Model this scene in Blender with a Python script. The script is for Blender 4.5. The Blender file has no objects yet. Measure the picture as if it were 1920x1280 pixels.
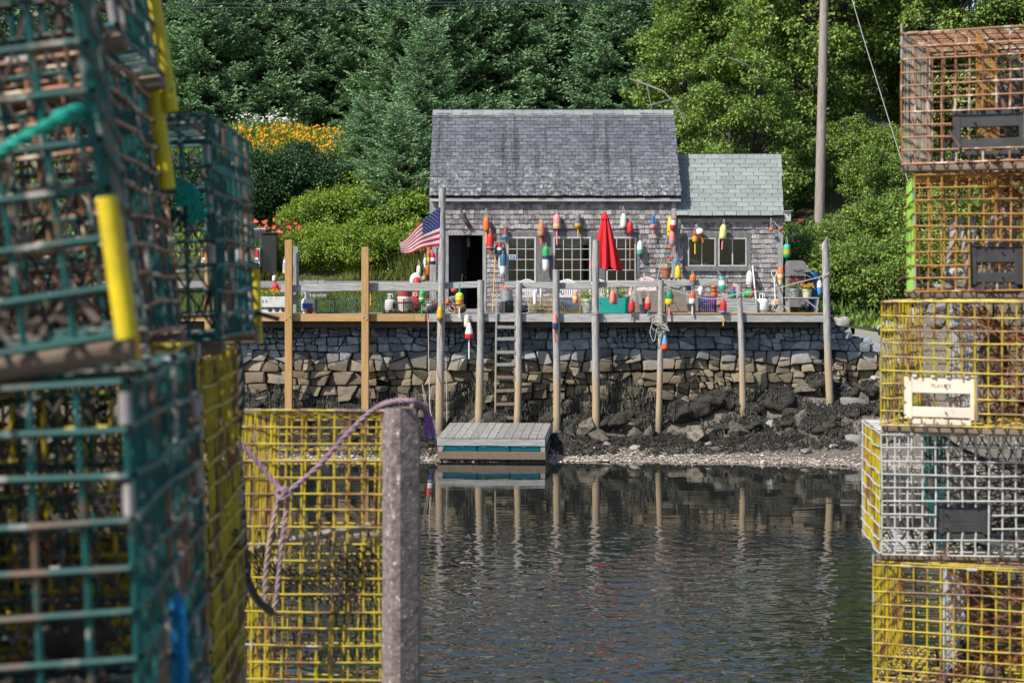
import bpy, math, random
import numpy as np
from mathutils import Vector, Matrix, noise as mnoise

random.seed(7); RNG = np.random.default_rng(7)
SC = bpy.context.scene
COL = SC.collection

# ------------------------------------------------------------------ camera
F = 3504.0; EYE = 4.05; HORIZON = 530.0
cam_d = bpy.data.cameras.new('camera'); cam = bpy.data.objects.new('camera', cam_d); COL.objects.link(cam)
cam.location = (0, 0, EYE); cam.rotation_euler = (math.radians(90), 0, 0)
cam_d.sensor_width = 36; cam_d.lens = 36 * F / 1920
cam_d.shift_y = -(640 - HORIZON) / 1920
cam_d.clip_start = .05; cam_d.clip_end = 800
cam_d.dof.use_dof = True; cam_d.dof.focus_distance = 46; cam_d.dof.aperture_fstop = 11
SC.camera = cam

# ------------------------------------------------------------------ sky, sun, exposure
SUN_EL = 45; SUN_AZ = 50            # azimuth: degrees left of straight behind the camera
e, a = math.radians(SUN_EL), math.radians(SUN_AZ)
S = Vector((-math.sin(a) * math.cos(e), -math.cos(a) * math.cos(e), math.sin(e)))
w = bpy.data.worlds.new('World'); SC.world = w; w.use_nodes = True
nt = w.node_tree; bg = nt.nodes['Background']
sky = nt.nodes.new('ShaderNodeTexSky'); sky.sky_type = 'NISHITA'; sky.sun_disc = False
sky.sun_elevation = e; sky.sun_rotation = math.atan2(S.x, S.y)
nt.links.new(sky.outputs[0], bg.inputs[0]); bg.inputs[1].default_value = .12
sd = bpy.data.lights.new('sun', 'SUN'); sd.energy = 5.0; sd.angle = math.radians(.5); sd.color = (1, .95, .87)
so = bpy.data.objects.new('sun', sd); COL.objects.link(so); so.rotation_euler = (-S).to_track_quat('-Z', 'Y').to_euler()
so.location = (-20, -20, 40)
SC.view_settings.view_transform = 'Standard'; SC.view_settings.look = 'None'
SC.view_settings.exposure = 0.5; SC.view_settings.gamma = 1
SC.render.engine = 'CYCLES'
SC.cycles.use_denoising = True
SC.cycles.max_bounces = 6; SC.cycles.diffuse_bounces = 2; SC.cycles.glossy_bounces = 3
SC.cycles.transmission_bounces = 4; SC.cycles.transparent_max_bounces = 8
SC.cycles.caustics_reflective = False; SC.cycles.caustics_refractive = False

# ------------------------------------------------------------------ helpers
def W(px, py, d):
    return Vector(((px - 960) / F * d, d, EYE + (HORIZON - py) / F * d))
def wx(px, d): return (px - 960) / F * d
def wz(py, d): return EYE + (HORIZON - py) / F * d
def U(a, b): return random.uniform(a, b)

ORG = {}
def props(o, label=None, cat=None, group=None, kind=None):
    if label: o['label'] = label
    if cat: o['category'] = cat
    if group: o['group'] = group
    if kind: o['kind'] = kind
    return o
def thing(name, label, cat, loc=(0, 0, 0), group=None, rot=(0, 0, 0)):
    o = bpy.data.objects.new(name, None); COL.objects.link(o)
    o.empty_display_size = .1
    o.location = loc; o.rotation_euler = rot
    ORG[o] = Vector(loc)
    return props(o, label, cat, group)
def mesh_obj(name, me, mats, parent=None):
    o = bpy.data.objects.new(name, me); COL.objects.link(o)
    for m in mats if isinstance(mats, (list, tuple)) else [mats]: me.materials.append(m)
    if parent is not None:
        o.parent = parent; ORG[o] = ORG.get(parent, Vector((0, 0, 0)))
    return o
def dup(root, loc, rot=None, label=None, scale=None, name=None):
    r = root.copy(); COL.objects.link(r); r.location = loc
    if rot is not None: r.rotation_euler = rot
    if scale is not None: r.scale = scale if hasattr(scale, '__len__') else (scale,) * 3
    if label: r['label'] = label
    for ch in list(root.children):
        c = ch.copy(); COL.objects.link(c); c.parent = r
        for g in list(ch.children):
            h = g.copy(); COL.objects.link(h); h.parent = c
    return r

class MB:
    def __init__(s): s.v = []; s.f = []; s.m = []
    def add(s, vs, fs, mi=0):
        o = len(s.v); s.v += [tuple(q) for q in vs]; s.f += [tuple(i + o for i in f) for f in fs]; s.m += [mi] * len(fs)
    def box(s, c, size, R=None, mi=0):
        c = Vector(c); h = Vector(size) / 2; vs = []
        for x in (-1, 1):
            for y in (-1, 1):
                for z in (-1, 1):
                    p = Vector((x * h.x, y * h.y, z * h.z))
                    if R is not None: p = R @ p
                    vs.append(c + p)
        s.add(vs, [(0, 1, 3, 2), (4, 6, 7, 5), (0, 4, 5, 1), (2, 3, 7, 6), (0, 2, 6, 4), (1, 5, 7, 3)], mi)
        return s
    def bx(s, x0, x1, y0, y1, z0, z1, mi=0):
        return s.box(((x0 + x1) / 2, (y0 + y1) / 2, (z0 + z1) / 2), (abs(x1 - x0), abs(y1 - y0), abs(z1 - z0)), None, mi)
    def cbox(s, c, size, ch, R=None, mi=0):
        """box with chamfered edges along all sides"""
        c = Vector(c); h = Vector(size) / 2; ch = min(ch, h.x * .9, h.y * .9, h.z * .9)
        rings = []
        def ring(hx, hy, z, k):
            return [Vector(p) for p in ((hx - k, hy, z), (-hx + k, hy, z), (-hx, hy - k, z), (-hx, -hy + k, z), (-hx + k, -hy, z), (hx - k, -hy, z), (hx, -hy + k, z), (hx, hy - k, z))]
        rings.append(ring(h.x - ch, h.y - ch, -h.z, ch * .4)); rings.append(ring(h.x, h.y, -h.z + ch, ch))
        rings.append(ring(h.x, h.y, h.z - ch, ch)); rings.append(ring(h.x - ch, h.y - ch, h.z, ch * .4))
        vs = []; fs = []
        for r in rings:
            for p in r: vs.append(c + (R @ p if R is not None else p))
        for k in range(3):
            for i in range(8):
                j = (i + 1) % 8; fs.append((k * 8 + i, k * 8 + j, k * 8 + 8 + j, k * 8 + 8 + i))
        fs.append(tuple(range(7, -1, -1))); fs.append(tuple(range(24, 32)))
        s.add(vs, fs, mi); return s
    def tube(s, pts, r, n=6, mi=0, cap=True):
        pts = [Vector(p) for p in pts]; N = len(pts)
        rr = r if isinstance(r, (list, tuple)) else [r] * N
        vs = []; fs = []; up = None
        for i, p in enumerate(pts):
            t = (pts[min(i + 1, N - 1)] - pts[max(i - 1, 0)])
            t = t.normalized() if t.length > 1e-9 else Vector((0, 0, 1))
            if up is None:
                up = t.orthogonal().normalized()
            else:
                up = up - t * up.dot(t); up = up.normalized() if up.length > 1e-6 else t.orthogonal().normalized()
            b = t.cross(up)
            for k in range(n):
                an = 2 * math.pi * k / n
                vs.append(p + (up * math.cos(an) + b * math.sin(an)) * rr[i])
        for i in range(N - 1):
            for k in range(n):
                j = (k + 1) % n; fs.append((i * n + k, i * n + j, i * n + n + j, i * n + n + k))
        if cap: fs.append(tuple(range(n - 1, -1, -1))); fs.append(tuple((N - 1) * n + k for k in range(n)))
        s.add(vs, fs, mi); return s
    def lathe(s, prof, n=16, base=(0, 0, 0), R=None, mi=0):
        """prof: (radius, z); mi int or a function of (ring index)"""
        base = Vector(base); vs = []
        for r, z in prof:
            for k in range(n):
                an = 2 * math.pi * k / n; p = Vector((r * math.cos(an), r * math.sin(an), z))
                vs.append(base + (R @ p if R is not None else p))
        o = len(s.v); s.v += [tuple(q) for q in vs]
        for i in range(len(prof) - 1):
            m = mi(i) if callable(mi) else mi
            for k in range(n):
                j = (k + 1) % n; s.f.append((o + i * n + k, o + i * n + j, o + i * n + n + j, o + i * n + n + k)); s.m.append(m)
        L = len(prof) - 1
        s.f.append(tuple(o + k for k in range(n - 1, -1, -1))); s.m.append(mi(0) if callable(mi) else mi)
        s.f.append(tuple(o + L * n + k for k in range(n))); s.m.append(mi(L - 1) if callable(mi) else mi)
        return s
    def ball(s, c, r, n=10, mi=0, R=None, sz=(1, 1, 1)):
        pr = [(max(1e-4, r * math.sin(math.pi * i / 8)), -r * math.cos(math.pi * i / 8)) for i in range(9)]
        o = len(s.v); s.lathe(pr, n, (0, 0, 0), None, mi)
        for i in range(o, len(s.v)):
            p = Vector((s.v[i][0] * sz[0], s.v[i][1] * sz[1], s.v[i][2] * sz[2]))
            if R is not None: p = R @ p
            s.v[i] = tuple(p + Vector(c))
        return s
    def build(s, name, mats, parent=None, smooth=None, world=True):
        me = bpy.data.meshes.new(name)
        if parent is not None and world:
            og = ORG.get(parent, Vector((0, 0, 0))); vs = [(x - og.x, y - og.y, z - og.z) for x, y, z in s.v]
        else: vs = s.v
        me.from_pydata(vs, [], s.f); me.update()
        o = mesh_obj(name, me, mats, parent)
        me.polygons.foreach_set('material_index', s.m)
        if smooth:
            me.polygons.foreach_set('use_smooth', [True] * len(s.f)); me.set_sharp_from_angle(angle=math.radians(smooth))
        me.update()
        return o

def quad_mesh(name, V, mats, parent=None, mi=None, smooth=False):
    V = np.asarray(V, dtype=np.float32).reshape(-1, 4, 3); n = len(V)
    me = bpy.data.meshes.new(name)
    me.vertices.add(4 * n); me.vertices.foreach_set('co', V.ravel())
    me.loops.add(4 * n); me.loops.foreach_set('vertex_index', np.arange(4 * n, dtype=np.int32))
    me.polygons.add(n); me.polygons.foreach_set('loop_start', np.arange(0, 4 * n, 4, dtype=np.int32))
    if mi is not None: me.polygons.foreach_set('material_index', np.asarray(mi, dtype=np.int32))
    me.update(calc_edges=True); me.validate()
    return mesh_obj(name, me, mats, parent)

def RZ(a): return Matrix.Rotation(a, 3, 'Z')
def RY(a): return Matrix.Rotation(a, 3, 'Y')
def RX(a): return Matrix.Rotation(a, 3, 'X')

# ------------------------------------------------------------------ materials
MATS = {}
def mat(name, c1, c2=None, scale=6., rough=.75, bump=.2, bdist=.02, stretch=None, rnd=0, hue=0, metal=0, spec=.3, wear=None,
        trans=0, detail=6, zstain=None, coat=0, transmission=0):
    if name in MATS: return MATS[name]
    m = bpy.data.materials.new(name); m.use_nodes = True; t = m.node_tree; N = t.nodes; L = t.links
    b = N['Principled BSDF']; b.inputs['Roughness'].default_value = rough; b.inputs['Metallic'].default_value = metal
    b.inputs['Specular IOR Level'].default_value = spec
    if coat: b.inputs['Coat Weight'].default_value = coat; b.inputs['Coat Roughness'].default_value = .15
    tc = N.new('ShaderNodeTexCoord'); mp = N.new('ShaderNodeMapping'); L.new(tc.outputs['Object'], mp.inputs[0])
    if stretch: mp.inputs['Scale'].default_value = stretch
    nz = N.new('ShaderNodeTexNoise'); nz.inputs['Scale'].default_value = scale; nz.inputs['Detail'].default_value = detail
    nz.inputs['Roughness'].default_value = .62
    L.new(mp.outputs[0], nz.inputs['Vector'])
    rm = N.new('ShaderNodeMapRange'); rm.inputs[1].default_value = .3; rm.inputs[2].default_value = .7; L.new(nz.outputs['Fac'], rm.inputs[0])
    mx = N.new('ShaderNodeMix'); mx.data_type = 'RGBA'; L.new(rm.outputs[0], mx.inputs[0])
    mx.inputs[6].default_value = (*c1, 1); mx.inputs[7].default_value = (*(c2 or [q * .72 for q in c1]), 1)
    out = mx.outputs[2]
    if zstain:                                   # list of (z, colour): bands of tidal staining by height, blended by noise
        sx = N.new('ShaderNodeSeparateXYZ'); L.new(tc.outputs['Object'], sx.inputs[0])
        n2 = N.new('ShaderNodeTexNoise'); n2.inputs['Scale'].default_value = 1.3; n2.inputs['Detail'].default_value = 4; L.new(tc.outputs['Object'], n2.inputs['Vector'])
        ad = N.new('ShaderNodeMath'); ad.operation = 'MULTIPLY_ADD'; L.new(n2.outputs['Fac'], ad.inputs[0]); ad.inputs[1].default_value = zstain[0]; L.new(sx.outputs['Z'], ad.inputs[2])
        for z0, z1, c, mode in zstain[1]:
            q = N.new('ShaderNodeMapRange'); L.new(ad.outputs[0], q.inputs[0]); q.inputs[1].default_value = z1; q.inputs[2].default_value = z0
            k = N.new('ShaderNodeMix'); k.data_type = 'RGBA'; k.blend_type = mode; L.new(q.outputs[0], k.inputs[0]); L.new(out, k.inputs[6]); k.inputs[7].default_value = (*c, 1); out = k.outputs[2]
    for wr in (wear if isinstance(wear, list) else [wear] if wear else []):
        col, lo, hi, sc = wr[:4]
        n3 = N.new('ShaderNodeTexNoise'); n3.inputs['Scale'].default_value = sc; n3.inputs['Detail'].default_value = 8; n3.inputs['Roughness'].default_value = .65
        if len(wr) > 4:
            mp3 = N.new('ShaderNodeMapping'); mp3.inputs['Scale'].default_value = wr[4]; L.new(tc.outputs['Object'], mp3.inputs[0]); L.new(mp3.outputs[0], n3.inputs['Vector'])
        else: L.new(tc.outputs['Object'], n3.inputs['Vector'])
        q = N.new('ShaderNodeMapRange'); q.inputs[1].default_value = lo; q.inputs[2].default_value = hi; L.new(n3.outputs['Fac'], q.inputs[0])
        fac = q.outputs[0]
        if len(wr) > 5:                           # limit the wear to a height band (z0 full .. z1 none)
            sx = N.new('ShaderNodeSeparateXYZ'); L.new(tc.outputs['Object'], sx.inputs[0])
            g = N.new('ShaderNodeMapRange'); L.new(sx.outputs['Z'], g.inputs[0]); g.inputs[1].default_value = wr[5][1]; g.inputs[2].default_value = wr[5][0]
            mu = N.new('ShaderNodeMath'); mu.operation = 'MULTIPLY'; L.new(fac, mu.inputs[0]); L.new(g.outputs[0], mu.inputs[1]); fac = mu.outputs[0]
        k = N.new('ShaderNodeMix'); k.data_type = 'RGBA'; L.new(fac, k.inputs[0]); L.new(out, k.inputs[6]); k.inputs[7].default_value = (*col, 1); out = k.outputs[2]
    if rnd or hue:
        ge = N.new('ShaderNodeNewGeometry'); hs = N.new('ShaderNodeHueSaturation')
        q = N.new('ShaderNodeMapRange'); L.new(ge.outputs['Random Per Island'], q.inputs[0]); q.inputs[3].default_value = 1 - rnd; q.inputs[4].default_value = 1 + rnd
        L.new(q.outputs[0], hs.inputs['Value'])
        if hue:
            mm = N.new('ShaderNodeMath'); mm.operation = 'MULTIPLY'; mm.inputs[1].default_value = 7.31; L.new(ge.outputs['Random Per Island'], mm.inputs[0])
            fr = N.new('ShaderNodeMath'); fr.operation = 'FRACT'; L.new(mm.outputs[0], fr.inputs[0])
            q2 = N.new('ShaderNodeMapRange'); L.new(fr.outputs[0], q2.inputs[0]); q2.inputs[3].default_value = .5 - hue; q2.inputs[4].default_value = .5 + hue
            L.new(q2.outputs[0], hs.inputs['Hue'])
        L.new(out, hs.inputs['Color']); out = hs.outputs[0]
    L.new(out, b.inputs['Base Color'])
    if bump:
        bp = N.new('ShaderNodeBump'); bp.inputs['Strength'].default_value = bump; bp.inputs['Distance'].default_value = bdist
        L.new(nz.outputs['Fac'], bp.inputs['Height']); L.new(bp.outputs[0], b.inputs['Normal'])
    if trans:
        tr = N.new('ShaderNodeBsdfTranslucent'); L.new(out, tr.inputs[0]); ms = N.new('ShaderNodeMixShader'); ms.inputs[0].default_value = trans
        L.new(b.outputs[0], ms.inputs[1]); L.new(tr.outputs[0], ms.inputs[2]); L.new(ms.outputs[0], N['Material Output'].inputs[0])
    MATS[name] = m
    return m

GREYW = mat('weathered grey wood', (.37, .365, .36), (.15, .145, .14), 5, .85, .5, .01, (6, 6, .7), rnd=.16)
GREYWH = mat('weathered grey board', (.43, .425, .42), (.19, .185, .18), 5, .85, .5, .01, (.6, 7, 7), rnd=.14, wear=((.2, .13, .08), .68, .74, 4, (.8, 3, 3)))
TANW = mat('new tan timber', (.46, .285, .125), (.33, .19, .075), 4, .75, .3, .008, (5, 5, .5), rnd=.1)
TANWH = mat('new tan timber beam', (.46, .285, .125), (.33, .19, .075), 4, .75, .3, .008, (.5, 5, 5), rnd=.1)
DARKW = mat('dark old wood', (.075, .065, .055), (.035, .03, .027), 4, .85, .4, .01, (5, 5, .7), rnd=.2)
BROWNW = mat('brown runner wood', (.22, .165, .12), (.11, .08, .06), 9, .85, .5, .01, (1, 6, 6))
BOARDS = mat('silver plank', (.29, .275, .255), (.15, .145, .138), 5, .85, .4, .01, (5, .6, 5), rnd=.14)
PILEW = mat('harbour pile wood', (.42, .41, .40), (.15, .14, .135), 5, .85, .6, .015, (8, 8, .7), zstain=(.5, [(1.5, 2.3, (.33, .245, .155), 'MIX'), (.45, .9, (.19, .155, .10), 'MIX')]))
SHINGLE = mat('cedar shingle', (.365, .345, .345), (.10, .092, .092), 7, .9, .6, .012, (9, 9, 1.0), rnd=.48)
ROOFA = mat('slate grey asphalt shingle', (.118, .123, .143), (.078, .082, .098), 9, .95, .5, .01, None, rnd=.26,
            wear=[((.31, .32, .31), .51, .59, 11, (1, 1, 1), (2.8, 4.3)), ((.05, .05, .04), .52, .6, 5, (1, 1, 1), (2.6, 4.4)), ((.055, .057, .066), .54, .64, 2.2, (2.6, .12, .12)),
                  ((.5, .5, .5), .66, .69, 5, (2.6, .1, .1), (5.6, 4.6))])
ROOFB = mat('green grey asphalt shingle', (.225, .25, .24), (.175, .20, .192), 12, .95, .4, .01, None, rnd=.13,
            wear=[((.38, .4, .38), .66, .74, 6), ((.07, .07, .06), .7, .76, 2.2)])
STONE = mat('wall stone', (.26, .30, .345), (.125, .145, .17), 6, .9, .9, .04, rnd=.45, hue=.014,
            zstain=(.5, [(2.05, 2.6, (.165, .132, .088), 'MIX'), (1.05, 1.85, (.095, .077, .053), 'MIX'), (.55, 1.0, (.05, .046, .036), 'MIX')]), wear=[((.09, .085, .075), .58, .68, 3.1), ((.42, .40, .36), .62, .72, 4.7)])
DARKCORE = mat('dark joint', (.02, .02, .02), None, 5, 1, 0)
ROCKM = mat('beach boulder', (.05, .045, .034), (.022, .02, .016), 5, .85, 1, .06, wear=((.14, .13, .11), .64, .72, 2))
PALEROCK = mat('pale shore rock', (.34, .32, .30), (.19, .18, .17), 4, .9, .8, .03, rnd=.35, hue=.03)
WEED = mat('rockweed', (.036, .034, .026), (.018, .0175, .016), 8, .6, .3, .01, rnd=.6, hue=.02, spec=.4)
BEACHM = mat('wet gravel shore', (.16, .135, .105), (.055, .05, .04), 22, .8, .9, .03, wear=((.27, .24, .21), .56, .64, 40))
PEBBLE = mat('shore pebble', (.40, .34, .28), (.21, .18, .155), 15, .85, .3, .01, rnd=.5, hue=.04)
SOIL = mat('hillside soil', (.05, .055, .025), (.028, .035, .014), 3, .95, .5, .05)
ROADM = mat('grey road', (.20, .19, .19), (.15, .145, .145), 8, .95, .4, .01)
GRASSM = mat('grass blade', (.13, .19, .03), (.07, .12, .018), 1.2, .7, 0, rnd=.4, hue=.03, trans=.3)
DRYG = mat('dry grass blade', (.24, .25, .07), (.12, .17, .03), 1.2, .7, 0, rnd=.35, hue=.02, trans=.3)
SPRUCE = mat('spruce needles', (.20, .335, .14), (.115, .225, .105), .9, .6, 0, rnd=.5, hue=.03, trans=.2)
LEAFM = mat('broad leaf', (.225, .31, .06), (.11, .195, .04), .8, .5, 0, rnd=.5, hue=.025, trans=.28)
LEAFB = mat('bramble leaf', (.25, .345, .04), (.11, .20, .025), .8, .5, 0, rnd=.45, hue=.025, trans=.28)
LEAFD = mat('dark hedge leaf', (.040, .105, .035), (.024, .065, .022), .8, .5, 0, rnd=.45, hue=.02, trans=.15)
LILYL = mat('lily leaf', (.15, .22, .04), (.09, .15, .022), 1, .5, 0, rnd=.3, hue=.02, trans=.3)
BARK = mat('bark', (.075, .062, .05), (.035, .03, .026), 4, .9, .6, .03, (6, 6, 1))
PETALY = mat('golden petal', (.72, .36, .015), (.60, .24, .01), 3, .6, 0, rnd=.25, hue=.02, trans=.25)
PETALW = mat('white petal', (.75, .74, .70), None, 3, .6, 0, rnd=.12, trans=.25)
PETALO = mat('coral petal', (.70, .15, .07), (.62, .1, .09), 3, .6, 0, rnd=.2, hue=.02, trans=.25)
PETALP = mat('violet petal', (.22, .16, .42), (.3, .12, .35), 3, .6, 0, rnd=.3, hue=.03, trans=.25)
PETALR = mat('red petal', (.60, .04, .06), None, 3, .6, 0, rnd=.2, trans=.25)

# ------------------------------------------------------------------ terrain, road, shore, water
def smooth(t): t = min(1, max(0, t)); return t * t * (3 - 2 * t)
def ground(x, y):
    z1 = np.interp(y, [44, 46.2, 50, 56, 60.6, 66, 72, 80, 100, 140], [2.9, 3.1, 3.2, 3.82, 4.12, 7.0, 9.6, 12, 17, 22])
    z2 = np.interp(y, [43, 45, 46, 47.5, 50, 54, 60, 72, 100, 140], [1.7, 2.5, 2.85, 3.05, 3.4, 4.7, 7.0, 10.5, 17, 22])
    k = smooth((x - 7.2) / 2.2)
    return float(z1 + (z2 - z1) * k + .10 * mnoise.noise((x * .5, y * .5, 0)) * smooth((y - 61) / 4))
def grid_surface(name, xs, ys, fn, m):
    b = MB(); nx = len(xs); ny = len(ys)
    vs = [(x, y, fn(x, y)) for y in ys for x in xs]
    b.add(vs, [(j * nx + i, j * nx + i + 1, j * nx + nx + i + 1, j * nx + nx + i) for j in range(ny - 1) for i in range(nx - 1)])
    return b.build(name, m, None, 180)
props(grid_surface('hillside', list(np.linspace(-45, 45, 91)), [45.9 + .9 * i for i in range(70)] + [110, 118, 128, 140], ground, SOIL), kind='structure')
props(grid_surface('road', list(np.linspace(-40, 1, 42)), [56.6, 57.4, 58.2, 59, 59.9], lambda x, y: ground(x, y) + .03, ROADM), kind='structure')
def shore_y(x): return 42.35 - .030 * max(0, x - 1.5) ** 2 - .01 * max(0, -x - 2) ** 2
def beach(x, y):
    t = y - shore_y(x)
    z = (.16 if t < 0 else .10) * t + (.022 * t * t if t > 0 else 0)
    z += .05 * mnoise.noise((x * 1.1, y * 1.4, 3)) * smooth((t + 1) / 1.5) + .02 * mnoise.noise((x * 4, y * 4, 1))
    z += .75 * smooth((t - 2.45) / .9) * (.62 + .75 * mnoise.noise((x * .75, y * .8, 7)))
    if x > 8.6: z += smooth((x - 8.6) / 2.5) * smooth((y - 42.2) / 3.5) * 2.1
    return z
props(grid_surface('beach', list(np.linspace(-22, 22, 221)), list(np.linspace(37.5, 46.4, 60)), beach, BEACHM), kind='structure')

def water_material():
    m = bpy.data.materials.new('harbour water'); m.use_nodes = True; t = m.node_tree; N = t.nodes; L = t.links; b = N['Principled BSDF']
    b.inputs['Base Color'].default_value = (.012, .014, .012, 1); b.inputs['Roughness'].default_value = .03; b.inputs['IOR'].default_value = 1.33
    b.inputs['Specular IOR Level'].default_value = .75
    tc = N.new('ShaderNodeTexCoord')
    def nz(sc, st, det, dist=0):
        mp = N.new('ShaderNodeMapping'); mp.inputs['Scale'].default_value = st; L.new(tc.outputs['Object'], mp.inputs[0])
        q = N.new('ShaderNodeTexNoise'); q.inputs['Scale'].default_value = sc; q.inputs['Detail'].default_value = det; q.inputs['Distortion'].default_value = dist
        L.new(mp.outputs[0], q.inputs['Vector']); return q.outputs['Fac']
    calm = nz(1.0, (.55, 1.6, 1), 2)
    q = N.new('ShaderNodeMath'); q.operation = 'MULTIPLY'; L.new(calm, q.inputs[0]); q.inputs[1].default_value = WATER_CALM; h = q.outputs[0]
    bp = N.new('ShaderNodeBump'); bp.inputs['Strength'].default_value = 1; bp.inputs['Distance'].default_value = 1; L.new(h, bp.inputs['Height']); L.new(bp.outputs[0], b.inputs['Normal'])
    return m
WATER_CALM = .0045; WAVE_SLOPE = .085
def water():
    xs = np.concatenate([np.linspace(-70, -8.5, 8), np.arange(-8, 8.01, .032), np.linspace(8.5, 70, 8)]); ys = np.concatenate([np.linspace(-12, 15, 6), np.arange(17.5, 35.5, .025), np.linspace(35.6, 46, 14)])
    Xg, Yg = np.meshgrid(xs, ys); Z = np.zeros_like(Xg); r = np.random.default_rng(12); N = 90
    lam = .10 * (6.0 ** r.uniform(0, 1, N)); th = r.normal(math.pi / 2, .75, N); k = 2 * math.pi / lam; ph = r.uniform(0, 6.283, N)
    for i in range(N): Z += math.sqrt(2 / N) / k[i] * np.sin(k[i] * (np.cos(th[i]) * Xg + np.sin(th[i]) * Yg) + ph[i])
    def blob(sx, sy, sd):                                     # slow gust pattern
        q = np.random.default_rng(sd); o = np.zeros_like(Xg)
        for _ in range(9): a_, p_ = q.uniform(0, 6.283, 2); f_ = q.uniform(.5, 1.6); o += np.sin(f_ * (math.cos(a_) * Xg / sx + math.sin(a_) * Yg / sy) + p_)
        return o / 3
    edge = Yg + 1.1 * blob(1.6, 1.0, 1); t = np.clip((31.8 - edge) / 2.2, 0, 1); t = .16 * t + .84 * np.clip((31.5 - edge) / 10, 0, 1) ** 1.1
    Z *= WAVE_SLOPE * t * np.clip(.85 + .35 * blob(1.2, 1.8, 2), .3, 1.5) * np.clip((8 - np.abs(Xg)) / 1, 0, 1) * np.clip((Yg - 17.5) / .5, 0, 1)
    ny, nx = Xg.shape; me = bpy.data.meshes.new('water'); V = np.stack([Xg, Yg, Z], -1).reshape(-1, 3).astype(np.float32)
    me.vertices.add(len(V)); me.vertices.foreach_set('co', V.ravel()); jj, ii = np.meshgrid(np.arange(ny - 1), np.arange(nx - 1), indexing='ij'); a0 = (jj * nx + ii).ravel()
    Fq = np.stack([a0, a0 + 1, a0 + nx + 1, a0 + nx], 1).astype(np.int32); me.loops.add(Fq.size); me.loops.foreach_set('vertex_index', Fq.ravel()); me.polygons.add(len(Fq)); me.polygons.foreach_set('loop_start', np.arange(0, Fq.size, 4, dtype=np.int32))
    me.polygons.foreach_set('use_smooth', np.ones(len(Fq), dtype=bool)); me.update(calc_edges=True); props(mesh_obj('water', me, water_material()), kind='structure')
water()

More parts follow.
